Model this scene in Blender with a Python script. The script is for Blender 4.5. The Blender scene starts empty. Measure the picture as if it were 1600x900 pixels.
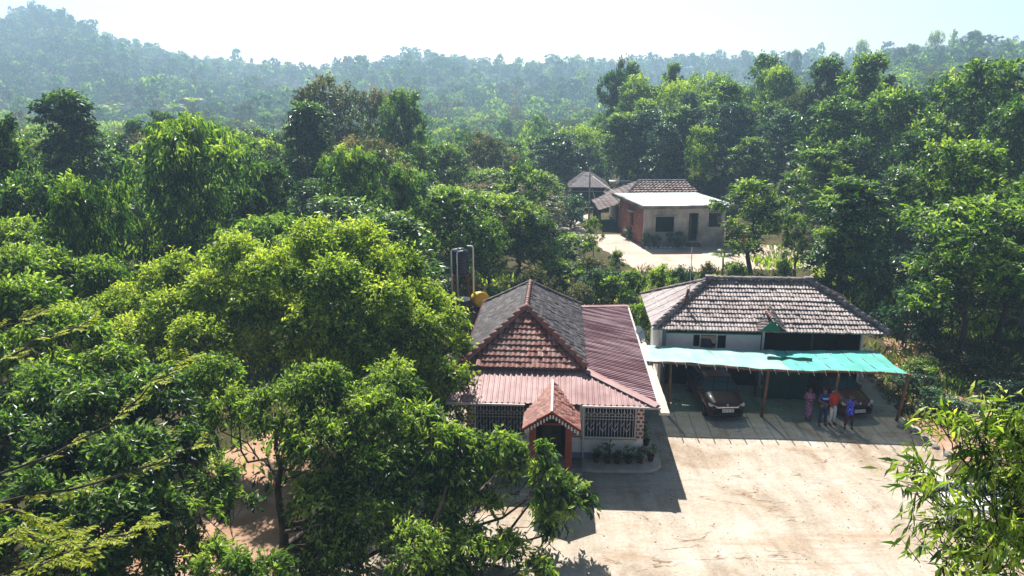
import bpy, bmesh, math, random
import numpy as np
from mathutils import Vector, Matrix
R = math.radians
C = bpy.context.scene.collection
SC = bpy.context.scene

# ------------------------------------------------------------------ camera, light, exposure
F = 1200.0
PITCH = math.atan((450 - 140) / F)
CAMH = 14.0
cam_d = bpy.data.cameras.new('camera')
cam = bpy.data.objects.new('camera', cam_d); C.objects.link(cam)
cam.location = (0, 0, CAMH); cam.rotation_euler = (R(90) - PITCH, 0, 0)
cam_d.sensor_width = 36; cam_d.lens = F / 1600 * 36; cam_d.clip_end = 5000; cam_d.clip_start = .05
SC.camera = cam

SUN_EL, SUN_AZ = R(49), R(-9)          # azimuth from +Y, negative towards -X
world = bpy.data.worlds.new('World'); SC.world = world; world.use_nodes = True
nt = world.node_tree
bg = nt.nodes['Background']
sky = nt.nodes.new('ShaderNodeTexSky'); sky.sky_type = 'NISHITA'; sky.sun_disc = False
sky.sun_elevation = SUN_EL; sky.sun_rotation = SUN_AZ; sky.air_density = 1.0; sky.dust_density = 1.8; sky.ozone_density = 1.5
tcw = nt.nodes.new('ShaderNodeTexCoord'); sxyz = nt.nodes.new('ShaderNodeSeparateXYZ'); nt.links.new(tcw.outputs['Generated'], sxyz.inputs[0])
def mr(src, a, b, c, d):
    n = nt.nodes.new('ShaderNodeMapRange'); n.interpolation_type = 'SMOOTHSTEP'
    for i, v in enumerate((a, b, c, d)): n.inputs[i + 1].default_value = v
    nt.links.new(src, n.inputs[0]); return n.outputs[0]
low = mr(sxyz.outputs[2], .0, .38, 1, 0); fwd = mr(sxyz.outputs[1], .2, 1, .32, 1)
mlt = nt.nodes.new('ShaderNodeMath'); mlt.operation = 'MULTIPLY'; nt.links.new(low, mlt.inputs[0]); nt.links.new(fwd, mlt.inputs[1])
mxw = nt.nodes.new('ShaderNodeMix'); mxw.data_type = 'RGBA'; nt.links.new(mlt.outputs[0], mxw.inputs[0]); mxw.inputs[6].default_value = (.52, .52, .54, 1); mxw.inputs[7].default_value = (2.95, 3.2, 3.4, 1)
mm2 = nt.nodes.new('ShaderNodeMix'); mm2.data_type = 'RGBA'; mm2.blend_type = 'MULTIPLY'; mm2.inputs[0].default_value = 1; nt.links.new(sky.outputs[0], mm2.inputs[6]); nt.links.new(mxw.outputs[2], mm2.inputs[7])
nt.links.new(mm2.outputs[2], bg.inputs[0]); bg.inputs[1].default_value = 0.050
sun_d = bpy.data.lights.new('sun', 'SUN'); sun_d.energy = 5.0; sun_d.angle = R(.5); sun_d.color = (1, .955, .88)
sun = bpy.data.objects.new('sun', sun_d); C.objects.link(sun)
sd = Vector((math.sin(SUN_AZ) * math.cos(SUN_EL), math.cos(SUN_AZ) * math.cos(SUN_EL), math.sin(SUN_EL)))
sun.rotation_euler = sd.to_track_quat('Z', 'Y').to_euler(); sun.location = (0, 0, 60)
SC.view_settings.view_transform = 'Standard'; SC.view_settings.look = 'None'
SC.view_settings.exposure = 0.95; SC.view_settings.gamma = 1
SC.render.film_transparent = False
cy = SC.cycles
cy.max_bounces = 5; cy.diffuse_bounces = 1; cy.glossy_bounces = 2; cy.transmission_bounces = 3
cy.volume_bounces = 0; cy.transparent_max_bounces = 10
cy.use_denoising = True
cy.caustics_reflective = False; cy.caustics_refractive = False

# ------------------------------------------------------------------ helpers
def ray(px, py):
    x = (px - 800) / F; y = -(py - 450) / F
    c, s = math.cos(PITCH), math.sin(PITCH)
    return (x, c + y * s, -s + y * c)
def at(px, py, z=0.):
    d = ray(px, py); t = (z - CAMH) / d[2]; return Vector((d[0] * t, d[1] * t, z))
def atY(px, py, Y):
    d = ray(px, py); t = Y / d[1]; return Vector((d[0] * t, Y, CAMH + d[2] * t))
def ss(a, b, x):
    t = np.clip((x - a) / (b - a), 0, 1); return t * t * (3 - 2 * t)

def props(o, label=None, cat=None, group=None, kind=None):
    if label: o['label'] = label
    if cat: o['category'] = cat
    if group: o['group'] = group
    if kind: o['kind'] = kind
    return o
def empty(name, loc=(0, 0, 0), rz=0, label=None, cat=None, group=None):
    o = bpy.data.objects.new(name, None); C.objects.link(o)
    o.location = loc; o.rotation_euler = (0, 0, rz); o.empty_display_size = .3
    return props(o, label, cat, group)

class MB:
    """collects polygons and links them as one mesh"""
    def __init__(s): s.v = []; s.f = []; s.m = []; s.sm = []
    def add(s, vs, fs, m=0, smooth=False):
        k = len(s.v); s.v += [tuple(v) for v in vs]
        for f in fs: s.f.append([i + k for i in f]); s.m.append(m); s.sm.append(smooth)
        return s
    def box(s, x0, x1, y0, y1, z0, z1, m=0):
        v = [(x0, y0, z0), (x1, y0, z0), (x1, y1, z0), (x0, y1, z0), (x0, y0, z1), (x1, y0, z1), (x1, y1, z1), (x0, y1, z1)]
        return s.add(v, [(0, 3, 2, 1), (4, 5, 6, 7), (0, 1, 5, 4), (1, 2, 6, 5), (2, 3, 7, 6), (3, 0, 4, 7)], m)
    def bar(s, a, b, w, h=None, m=0, up=(0, 0, 1)):
        a, b = Vector(a), Vector(b); h = h or w; d = (b - a).normalized(); up = Vector(up)
        if abs(d.dot(up)) > .95: up = Vector((0, 1, 0))
        x = d.cross(up).normalized() * w / 2; y = x.cross(d).normalized() * h / 2
        v = [a - x - y, a + x - y, a + x + y, a - x + y, b - x - y, b + x - y, b + x + y, b - x + y]
        return s.add(v, [(0, 3, 2, 1), (4, 5, 6, 7), (0, 1, 5, 4), (1, 2, 6, 5), (2, 3, 7, 6), (3, 0, 4, 7)], m)
    def tube(s, pts, rad, n=8, m=0, caps=True):
        pts = [Vector(p) for p in pts]
        if not hasattr(rad, '__len__'): rad = [rad] * len(pts)
        k = len(pts); V = []; ref = Vector((0.13, .3, 1))
        for i, p in enumerate(pts):
            d = (pts[min(i + 1, k - 1)] - pts[max(i - 1, 0)]).normalized()
            if abs(d.dot(ref.normalized())) > .93: r_ = Vector((1, .1, 0))
            else: r_ = ref
            x = d.cross(r_).normalized(); y = x.cross(d)
            for j in range(n):
                a = 2 * math.pi * j / n
                V.append(p + (x * math.cos(a) + y * math.sin(a)) * rad[i])
        fs = [(i * n + j, i * n + (j + 1) % n, (i + 1) * n + (j + 1) % n, (i + 1) * n + j) for i in range(k - 1) for j in range(n)]
        if caps: fs += [tuple(range(n))[::-1], tuple((k - 1) * n + j for j in range(n))]
        return s.add(V, fs, m, True)
    def lathe(s, prof, c=(0, 0, 0), n=20, m=0):
        V = [(c[0] + r * math.cos(2 * math.pi * j / n), c[1] + r * math.sin(2 * math.pi * j / n), c[2] + z) for r, z in prof for j in range(n)]
        k = len(prof)
        fs = [(i * n + j, i * n + (j + 1) % n, (i + 1) * n + (j + 1) % n, (i + 1) * n + j) for i in range(k - 1) for j in range(n)]
        fs += [tuple(range(n))[::-1], tuple((k - 1) * n + j for j in range(n))]
        return s.add(V, fs, m, True)
    def prism(s, poly, z0, z1, m=0):
        n = len(poly)
        v = [(x, y, z0) for x, y in poly] + [(x, y, z1) for x, y in poly]
        return s.add(v, [tuple(range(n))[::-1], tuple(range(n, 2 * n))] + [(i, (i + 1) % n, n + (i + 1) % n, n + i) for i in range(n)], m)
    def build(s, name, mats, parent=None, bevel=0, **kw):
        me = bpy.data.meshes.new(name); me.from_pydata(s.v, [], s.f)
        for mt in (mats if isinstance(mats, (list, tuple)) else [mats]): me.materials.append(mt)
        me.polygons.foreach_set('material_index', s.m); me.polygons.foreach_set('use_smooth', s.sm); me.update()
        o = bpy.data.objects.new(name, me); C.objects.link(o); o.parent = parent
        if bevel:
            b = o.modifiers.new('bevel', 'BEVEL'); b.width = bevel; b.segments = 2; b.limit_method = 'ANGLE'
        return props(o, **kw)

def npmesh(name, V, Q, mats, attrs=None, parent=None, mi=None, link=True, smooth=False, tri=False):
    """V (n,3), Q (m,4) quads or (m,3); attrs: dict of per-face floats"""
    me = bpy.data.meshes.new(name); n = Q.shape[1]; m = len(Q)
    me.vertices.add(len(V)); me.vertices.foreach_set('co', np.ascontiguousarray(V, dtype=np.float32).ravel())
    me.loops.add(m * n); me.loops.foreach_set('vertex_index', np.ascontiguousarray(Q, dtype=np.int32).ravel())
    me.polygons.add(m); me.polygons.foreach_set('loop_start', np.arange(m, dtype=np.int32) * n)
    try: me.polygons.foreach_set('loop_total', np.full(m, n, dtype=np.int32))
    except Exception: pass
    for mt in mats: me.materials.append(mt)
    if mi is not None: me.polygons.foreach_set('material_index', np.ascontiguousarray(mi, dtype=np.int32))
    me.polygons.foreach_set('use_smooth', np.full(m, smooth, dtype=bool))
    me.update(calc_edges=True)
    for k, a in (attrs or {}).items():
        at_ = me.attributes.new(k, 'FLOAT', 'FACE'); at_.data.foreach_set('value', np.ascontiguousarray(a, dtype=np.float32))
    if not link: return me
    o = bpy.data.objects.new(name, me); C.objects.link(o); o.parent = parent
    return o

# ------------------------------------------------------------------ materials
def mat(name): 
    m = bpy.data.materials.new(name); m.use_nodes = True
    return m, m.node_tree, m.node_tree.nodes['Principled BSDF']
def ND(t, typ, **kw):
    n = t.nodes.new(typ)
    for k, v in kw.items():
        if k.startswith('i_'): n.inputs[k[2:].replace('_', ' ')].default_value = v
        else: setattr(n, k, v)
    return n
def ramp(t, fac, stops):
    n = t.nodes.new('ShaderNodeValToRGB'); e = n.color_ramp.elements
    while len(e) < len(stops): e.new(.5)
    for el, (p, c) in zip(e, stops): el.position = p; el.color = (*c, 1) if len(c) == 3 else c
    t.links.new(fac, n.inputs[0]); return n.outputs[0]
def noise(t, scale, detail=4, rough=.55, co=None, dist=0):
    n = ND(t, 'ShaderNodeTexNoise'); n.inputs['Scale'].default_value = scale; n.inputs['Detail'].default_value = detail
    n.inputs['Roughness'].default_value = rough; n.inputs['Distortion'].default_value = dist
    if co is None:
        tc = ND(t, 'ShaderNodeTexCoord'); co = tc.outputs['Object']
    t.links.new(co, n.inputs['Vector']); return n.outputs[0]
def mixc(t, fac, a, b, typ='MIX'):
    n = ND(t, 'ShaderNodeMix', data_type='RGBA', blend_type=typ)
    if isinstance(fac, (int, float)): n.inputs[0].default_value = fac
    else: t.links.new(fac, n.inputs[0])
    for i, v in ((6, a), (7, b)):
        if isinstance(v, tuple): n.inputs[i].default_value = (*v[:3], 1)
        else: t.links.new(v, n.inputs[i])
    return n.outputs[2]
def mscale(t, sx, sy, sz):
    tc = ND(t, 'ShaderNodeTexCoord'); mp = ND(t, 'ShaderNodeMapping'); mp.inputs['Scale'].default_value = (sx, sy, sz)
    t.links.new(tc.outputs['Object'], mp.inputs[0]); return mp.outputs[0]
def bump(t, b, h, strength=.3, dist=.02):
    n = ND(t, 'ShaderNodeBump'); n.inputs['Strength'].default_value = strength; n.inputs['Distance'].default_value = dist
    t.links.new(h, n.inputs['Height']); t.links.new(n.outputs[0], b.inputs['Normal'])
def worn(name, c1, c2, scale=3, rough=.8, c3=None, spec=.3, metal=0, stretch=(1, 1, 1), bmp=.2, lo=.35, hi=.65):
    m, t, b = mat(name); co = mscale(t, *stretch)
    col = ramp(t, noise(t, scale, 6, .6, co), [(lo, c1), (hi, c2)])
    if c3: col = mixc(t, ramp(t, noise(t, scale * .37, 5, .65, co), [(.5, (0, 0, 0)), (.68, (1, 1, 1))]), col, c3)
    t.links.new(col, b.inputs['Base Color']); b.inputs['Roughness'].default_value = rough
    b.inputs['Specular IOR Level'].default_value = spec; b.inputs['Metallic'].default_value = metal
    if bmp: bump(t, b, noise(t, scale * 6, 5, .6, co), bmp)
    return m
def tile_mat(name, stops, dirt, rough=.75, spec=.4, dscale=.9, dlo=.45, dhi=.7):
    m, t, b = mat(name)
    a = ND(t, 'ShaderNodeAttribute', attribute_name='face_tone')
    col = ramp(t, a.outputs['Fac'], stops)
    d = ramp(t, noise(t, dscale, 8, .7), [(dlo, (0, 0, 0)), (dhi, (1, 1, 1))])
    col = mixc(t, d, col, dirt)
    t.links.new(col, b.inputs['Base Color']); b.inputs['Roughness'].default_value = rough; b.inputs['Specular IOR Level'].default_value = spec
    bump(t, b, noise(t, 30, 4), .3, .01)
    return m
M = {}
M['tile_red'] = tile_mat('weathered_red_tile', [(0, (.20, .06, .05)), (.5, (.34, .13, .10)), (1, (.56, .32, .27))], (.24, .15, .13), spec=.5, rough=.6)
M['tile_grey'] = tile_mat('weathered_dark_tile', [(0, (.055, .048, .052)), (.5, (.12, .105, .11)), (1, (.24, .215, .22))], (.06, .05, .055), rough=.7, spec=.5)
M['tile_pale'] = tile_mat('weathered_pale_tile', [(0, (.20, .15, .14)), (.5, (.33, .26, .25)), (1, (.48, .41, .40))], (.19, .14, .135), rough=.6, spec=.5, dscale=.6)
M['tile_orange'] = tile_mat('porch_clay_tile', [(0, (.19, .06, .045)), (.5, (.30, .105, .08)), (1, (.46, .23, .18))], (.4, .17, .13), spec=.5, rough=.6)
M['tile_brown'] = tile_mat('old_brown_tile', [(0, (.10, .06, .055)), (.5, (.20, .13, .12)), (1, (.34, .26, .25))], (.13, .1, .1))
M['cap_red'] = worn('red_ridge_cap', (.26, .09, .07), (.46, .2, .16), 4, .6, (.3, .22, .2), .5)
M['cap_grey'] = worn('grey_ridge_cap', (.12, .095, .1), (.36, .3, .3), 4, .7, (.09, .06, .07), .4)
M['metal_red'] = worn('faded_red_sheet', (.33, .155, .15), (.48, .29, .285), 1.2, .6, (.24, .09, .09), .4, 0, (1, 1, 1), .05)
M['metal_maroon_glints'] = worn('maroon_sheet_painted_glints', (.22, .08, .09), (.72, .50, .50), 1.3, .36, (.26, .10, .10), .7, .15, (.2, 2.6, 1), .05, lo=.42, hi=.6)  # pale streaks paint glints of sun into the sheet colour
M['sheet_grey'] = worn('grey_asbestos_sheet', (.32, .27, .27), (.46, .41, .41), 2, .75, (.25, .19, .19), .4)
M['white_wall'] = worn('white_washed_wall', (.70, .70, .74), (.82, .82, .85), 2.5, .8, (.6, .6, .64), .3, bmp=.08)
M['cream'] = worn('cream_concrete', (.55, .47, .38), (.72, .64, .53), 3, .8)
M['blue_skirt'] = worn('blue_grey_skirting', (.17, .2, .29), (.24, .27, .36), 4, .7)
M['white_paint'] = worn('white_metal_paint', (.72, .70, .70), (.84, .82, .82), 8, .45, bmp=0)
M['red_oxide'] = worn('red_oxide_paint', (.13, .014, .010), (.22, .024, .016), 5, .5, spec=.5, bmp=.05)
M['gutter'] = worn('pale_gutter', (.5, .42, .42), (.62, .55, .54), 5, .5)
M['concrete'] = worn('stained_concrete', (.42, .37, .32), (.60, .55, .49), 2.2, .85, (.22, .19, .15), .3)
M['slab_white'] = worn('lime_washed_slab', (.44, .50, .52), (.60, .67, .70), .7, .8, (.36, .38, .40), .4, bmp=.05)
M['plaster'] = worn('raw_cement_plaster', (.40, .385, .36), (.64, .62, .58), 1.1, .9, (.25, .22, .21), .2)
M['shade_in'] = worn('painted_interior_shade', (.006, .005, .005), (.012, .010, .010), 2, .9, bmp=0)  # near-black colour paints in the shade of rooms and openings
M['navy'] = worn('navy_curtain', (.02, .022, .07), (.03, .035, .11), 6, .9, stretch=(6, 1, .4), bmp=0)
M['wood'] = worn('brown_wood_pole', (.16, .075, .035), (.30, .155, .08), 3, .8, stretch=(6, 6, 1))
M['wood_dark'] = worn('dark_timber', (.05, .03, .02), (.1, .065, .05), 3, .8)
M['green_paint'] = worn('green_painted_board', (.012, .12, .075), (.02, .17, .105), 4, .7, bmp=0)
M['white_sheet'] = worn('white_board_panel', (.66, .69, .78), (.78, .81, .88), 1.5, .6, bmp=.03)
M['rust'] = worn('rusty_steel', (.12, .045, .03), (.24, .10, .06), 9, .8)
M['black_plastic'] = worn('black_tank_plastic', (.004, .007, .03), (.007, .012, .045), 2, .4, spec=.5, bmp=0)
M['yellow_plastic'] = worn('yellow_plastic', (.72, .40, .01), (.82, .48, .015), 2, .5, bmp=0)
M['blue_plastic'] = worn('blue_plastic', (.015, .1, .45), (.02, .13, .55), 2, .4, bmp=0)
M['grey_metal'] = worn('galvanised_steel', (.4, .41, .43), (.55, .56, .58), 6, .4, metal=.5, bmp=0)
M['pole_metal'] = worn('weathered_pole', (.25, .24, .24), (.38, .36, .36), 6, .7, bmp=0)
M['terracotta'] = worn('maroon_clay_pot', (.13, .025, .02), (.2, .045, .035), 6, .7, bmp=0)
M['bark'] = worn('tree_bark', (.045, .035, .03), (.15, .12, .10), 3, .95, (.09, .085, .08), .15, stretch=(1, 1, .3), bmp=.5)
M['bark_pale'] = worn('pale_tree_bark', (.22, .19, .165), (.38, .34, .31), 4, .9, stretch=(1, 1, .4))
M['stone'] = worn('grey_field_stone', (.2, .19, .18), (.36, .34, .32), 3, .9)
M['stone_white'] = worn('white_painted_stone', (.65, .65, .65), (.8, .8, .8), 3, .8)
M['black'] = worn('black_rubber', (.01, .01, .01), (.018, .018, .018), 5, .6, bmp=0)

def brick_mat(name, c1, c2, mortar, sc, bw=.5, bh=.25, ms=.02, axis='XZ'):
    m, t, b = mat(name); tc = ND(t, 'ShaderNodeTexCoord'); sp = ND(t, 'ShaderNodeSeparateXYZ'); cb = ND(t, 'ShaderNodeCombineXYZ')
    t.links.new(tc.outputs['Object'], sp.inputs[0])
    t.links.new(sp.outputs[0 if axis[0] == 'X' else 1], cb.inputs[0]); t.links.new(sp.outputs[2], cb.inputs[1])
    br = ND(t, 'ShaderNodeTexBrick'); br.inputs['Scale'].default_value = sc; br.inputs['Mortar Size'].default_value = ms
    br.inputs['Color1'].default_value = (*c1, 1); br.inputs['Color2'].default_value = (*c2, 1); br.inputs['Mortar'].default_value = (*mortar, 1)
    br.inputs['Brick Width'].default_value = bw; br.inputs['Row Height'].default_value = bh
    t.links.new(cb.outputs[0], br.inputs['Vector'])
    n = ramp(t, noise(t, 1.2, 6), [(.35, (.7, .7, .7)), (.65, (1.15, 1.1, 1.1))])
    t.links.new(mixc(t, 1.0, br.outputs['Color'], n, 'MULTIPLY'), b.inputs['Base Color']); b.inputs['Roughness'].default_value = .85
    return m
M['quoin'] = brick_mat('red_and_white_quoin_brick', (.30, .03, .02), (.36, .045, .03), (.75, .7, .68), 1, .2, .16, .035)
M['laterite'] = brick_mat('laterite_brick', (.26, .075, .05), (.44, .16, .11), (.10, .05, .045), 1, .42, .22, .03, 'YZ')
M['brick_front'] = brick_mat('red_brick', (.34, .10, .07), (.40, .14, .10), (.5, .46, .43), 1, .25, .1, .01)

def leaf_mat(name, stops, trans, tmix=.38, rough=.38, spec=.45, hue=.10):
    m, t, b = mat(name)
    a = ND(t, 'ShaderNodeAttribute', attribute_name='face_tone'); oi = ND(t, 'ShaderNodeObjectInfo')
    ma = ND(t, 'ShaderNodeMath', operation='MULTIPLY_ADD'); ma.inputs[1].default_value = hue * 2.2; ma.inputs[2].default_value = -hue * 1.1
    t.links.new(oi.outputs['Random'], ma.inputs[0])
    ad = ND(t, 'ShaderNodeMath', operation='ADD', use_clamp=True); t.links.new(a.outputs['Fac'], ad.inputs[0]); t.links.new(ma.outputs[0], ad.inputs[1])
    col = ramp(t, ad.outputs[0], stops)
    t.links.new(col, b.inputs['Base Color']); b.inputs['Roughness'].default_value = rough; b.inputs['Specular IOR Level'].default_value = spec
    tr = ND(t, 'ShaderNodeBsdfTranslucent')
    tcol = mixc(t, 1.0, col, trans, 'MULTIPLY'); t.links.new(tcol, tr.inputs[0])
    mx = ND(t, 'ShaderNodeMixShader'); mx.inputs[0].default_value = tmix
    t.links.new(b.outputs[0], mx.inputs[1]); t.links.new(tr.outputs[0], mx.inputs[2])
    out = [n for n in t.nodes if n.type == 'OUTPUT_MATERIAL'][0]; t.links.new(mx.outputs[0], out.inputs[0])
    return m
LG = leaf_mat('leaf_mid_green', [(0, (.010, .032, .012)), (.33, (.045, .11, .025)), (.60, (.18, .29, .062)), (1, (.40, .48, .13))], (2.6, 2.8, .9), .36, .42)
LD = leaf_mat('leaf_dark_glossy', [(0, (.006, .020, .012)), (.33, (.022, .065, .022)), (.60, (.10, .19, .05)), (1, (.28, .37, .11))], (2.5, 2.8, 1.0), .32, .38, .6)
LY = leaf_mat('leaf_yellow_green', [(0, (.014, .04, .010)), (.33, (.07, .15, .024)), (.62, (.28, .40, .065)), (1, (.58, .64, .15))], (2.0, 2.2, .7), .38, .45)
LO = leaf_mat('leaf_olive_dry', [(0, (.02, .035, .016)), (.4, (.07, .095, .035)), (.7, (.18, .19, .075)), (1, (.36, .26, .11))], (2.0, 2.0, 1.0), .32, .5)
LP = leaf_mat('leaf_pinnate_yellow', [(0, (.05, .08, .012)), (.4, (.14, .20, .02)), (.7, (.30, .38, .035)), (1, (.52, .54, .06))], (1.8, 1.9, .9), .4, .55, .3)
LB = leaf_mat('leaf_blue_green', [(0, (.008, .026, .020)), (.4, (.03, .08, .045)), (.7, (.11, .20, .10)), (1, (.28, .38, .22))], (2.0, 2.4, 1.3), .30, .38, .6)

# ground materials (one sheet of terrain, yard and paths laid 4 mm above)
m, t, b = mat('forest_floor'); M['terrain'] = m
c = ramp(t, noise(t, .35, 8, .65), [(.3, (.035, .04, .016)), (.5, (.10, .085, .04)), (.7, (.20, .14, .08))])
c = mixc(t, ramp(t, noise(t, 6, 5, .7), [(.45, (0, 0, 0)), (.65, (1, 1, 1))]), c, (.045, .055, .02))
t.links.new(c, b.inputs['Base Color']); b.inputs['Roughness'].default_value = .95; b.inputs['Specular IOR Level'].default_value = .1
bump(t, b, noise(t, 5, 8, .7), .8, .1)
m, t, b = mat('packed_earth'); M['yard'] = m
c = ramp(t, noise(t, .45, 9, .62, dist=.8), [(.36, (.64, .57, .48)), (.54, (.55, .465, .37)), (.70, (.37, .26, .17))])
st = mscale(t, .35, 1.3, 1)
c = mixc(t, ramp(t, noise(t, .5, 9, .7, st, 1.2), [(.52, (0, 0, 0)), (.66, (.95, .95, .95))]), c, (.50, .36, .25))
fine = ramp(t, noise(t, 9, 8, .75), [(.3, (.62, .62, .62)), (.55, (1.05, 1.05, 1.05))])
c = mixc(t, .7, c, fine, 'MULTIPLY')
wear = ramp(t, noise(t, .8, 7, .7, mscale(t, 1.6, .35, 1), .9), [(.44, (1, 1, 1)), (.60, (.80, .78, .76))]); c = mixc(t, .8, c, wear, 'MULTIPLY')
# cracks: thin level lines of a stretched noise, kept only in patches
n1 = noise(t, .22, 5, .55, mscale(t, .8, 2.2, 1), .4)
mm = ND(t, 'ShaderNodeMath', operation='SUBTRACT'); mm.inputs[1].default_value = .5; t.links.new(n1, mm.inputs[0])
ab = ND(t, 'ShaderNodeMath', operation='ABSOLUTE'); t.links.new(mm.outputs[0], ab.inputs[0])
line = ramp(t, ab.outputs[0], [(0, (1, 1, 1)), (.006, (0, 0, 0))])
patch = ramp(t, noise(t, .6, 3), [(.5, (0, 0, 0)), (.58, (1, 1, 1))])
lm = mixc(t, 1.0, line, patch, 'MULTIPLY')
c = mixc(t, lm, c, (.2, .11, .065))
spots = ramp(t, noise(t, 22, 3, .6), [(.64, (0, 0, 0)), (.74, (1, 1, 1))])
c = mixc(t, mixc(t, 1.0, spots, ramp(t, noise(t, .7, 4), [(.48, (0, 0, 0)), (.6, (1, 1, 1))]), 'MULTIPLY'), c, (.24, .14, .09))
t.links.new(c, b.inputs['Base Color']); b.inputs['Roughness'].default_value = .9; b.inputs['Specular IOR Level'].default_value = .25
bump(t, b, noise(t, 3, 9, .75), .9, .06)
M['path'] = worn('pale_dirt_path', (.56, .44, .36), (.70, .58, .48), .5, .95, (.48, .33, .25), .2)
M['red_soil'] = worn('red_bare_soil', (.42, .24, .15), (.58, .38, .27), .8, .95, (.3, .18, .11), .2)

# shade net: woven plastic that lets part of the light through
def net_mat(name, col, tcol, tfac):
    m, t, b = mat(name)
    b.inputs['Base Color'].default_value = (*col, 1); b.inputs['Roughness'].default_value = .6
    tc = ND(t, 'ShaderNodeTexCoord')
    c = mixc(t, ramp(t, noise(t, .8, 4), [(.4, (0, 0, 0)), (.6, (1, 1, 1))]), col, tuple(x * .74 for x in col)); t.links.new(c, b.inputs['Base Color'])
    tr = ND(t, 'ShaderNodeBsdfTranslucent'); tr.inputs[0].default_value = (*tcol, 1)
    tp = ND(t, 'ShaderNodeBsdfTransparent'); tp.inputs[0].default_value = (.92, 1, .96, 1)
    m1 = ND(t, 'ShaderNodeMixShader'); m1.inputs[0].default_value = .3; t.links.new(b.outputs[0], m1.inputs[1]); t.links.new(tr.outputs[0], m1.inputs[2])
    m2 = ND(t, 'ShaderNodeMixShader'); m2.inputs[0].default_value = tfac; t.links.new(m1.outputs[0], m2.inputs[1]); t.links.new(tp.outputs[0], m2.inputs[2])
    out = [n for n in t.nodes if n.type == 'OUTPUT_MATERIAL'][0]; t.links.new(m2.outputs[0], out.inputs[0])
    return m
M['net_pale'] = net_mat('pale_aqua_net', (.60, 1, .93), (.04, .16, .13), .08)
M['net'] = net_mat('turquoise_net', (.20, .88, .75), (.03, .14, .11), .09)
M['net_green'] = net_mat('green_cloth', (.008, .06, .05), (.005, .04, .03), .03)

def plain(name, col, rough=.5, metal=0, spec=.5, coat=0):
    m, t, b = mat(name)
    c = ramp(t, noise(t, 5, 3), [(.3, tuple(x * .88 for x in col)), (.7, col)]); t.links.new(c, b.inputs['Base Color'])
    b.inputs['Roughness'].default_value = rough; b.inputs['Metallic'].default_value = metal; b.inputs['Specular IOR Level'].default_value = spec
    if coat: b.inputs['Coat Weight'].default_value = coat; b.inputs['Coat Roughness'].default_value = .05
    return m
M['car_paint'] = plain('maroon_car_paint', (.075, .004, .011), .3, 0, .4, .5)
M['car_paint2'] = plain('wine_car_paint', (.085, .004, .007), .3, 0, .4, .4)
M['glass'] = plain('tinted_glass', (.008, .012, .05), .04, 0, .8)
M['chrome'] = plain('chrome', (.8, .8, .82), .12, 1)
M['lamp_lens'] = plain('clear_lamp_lens', (.75, .75, .78), .15, .3, .8)
M['plate'] = plain('white_number_plate', (.8, .8, .8), .5)
M['pink'] = plain('pink_petals', (.75, .09, .2), .7)

# ------------------------------------------------------------------ terrain
SKY_PX = [(-300, 40), (-100, 36), (0, 38), (30, 28), (60, 20), (100, 32), (130, 42), (170, 55), (220, 70), (280, 84), (330, 97), (380, 108), (430, 112), (470, 114), (500, 106), (560, 101), (620, 96), (700, 94), (750, 99), (800, 105), (880, 101), (960, 101), (1040, 94), (1090, 86), (1150, 89), (1200, 92), (1250, 94), (1300, 92), (1400, 88), (1900, 80)]
HILL_PX = [(900, 175), (1000, 162), (1100, 148), (1200, 132), (1300, 112), (1350, 98), (1400, 86), (1450, 76), (1500, 68), (1550, 70), (1600, 66), (1900, 50)]
def _z(px, py, Y): return atY(px, py, Y)[2]
_az = lambda px: ray(px, 120)[0] / ray(px, 120)[1]
A1 = np.array([_az(p[0]) for p in SKY_PX]); Z1 = np.array([_z(p[0], p[1], 850) - 12 for p in SKY_PX])
A2 = np.array([_az(p[0]) for p in HILL_PX]); Z2 = np.array([_z(p[0], p[1], 450) - 15 for p in HILL_PX])
def hgt(x, y):
    x = np.asarray(x, dtype=float); y = np.asarray(y, dtype=float)
    az = x / np.maximum(y, 30); w = ss(.07, .2, az)
    lump = 1.2 * np.sin(x * .031 + 1) * np.cos(y * .027) + .7 * np.sin(x * .07 + y * .05)
    val = -6.5 * ss(80, 165, y)
    z1 = np.interp(az, A1, Z1); z2 = np.interp(az, A2, Z2)
    left = val + (z1 - val) * ss(320, 850, y)
    r2 = 3 * ss(75, 130, y) + (z2 - 3) * ss(140, 450, y)
    right = r2 + (z1 - r2) * ss(520, 850, y)
    h = left * (1 - w) + right * w
    h = h + lump * ss(110, 260, y) * (1 + 5 * ss(350, 600, y) * (1 - ss(780, 850, y)))
    return h - 25 * ss(870, 1100, y)
def hz(x, y): return float(hgt(x, y))

ys = np.concatenate([np.arange(-40, 200, 6), np.arange(200, 1121, 20)]); xs = np.concatenate([np.arange(-800, -120, 20), np.arange(-120, 120, 6), np.arange(120, 801, 20)])
X, Y = np.meshgrid(xs, ys); V = np.stack([X, Y, hgt(X, Y) - .004], -1).reshape(-1, 3)
ny, nx = X.shape; I = np.arange(ny * nx).reshape(ny, nx)
Q = np.stack([I[:-1, :-1], I[:-1, 1:], I[1:, 1:], I[1:, :-1]], -1).reshape(-1, 4)
props(npmesh('terrain', V, Q, [M['terrain']], smooth=True), kind='structure')

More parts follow.
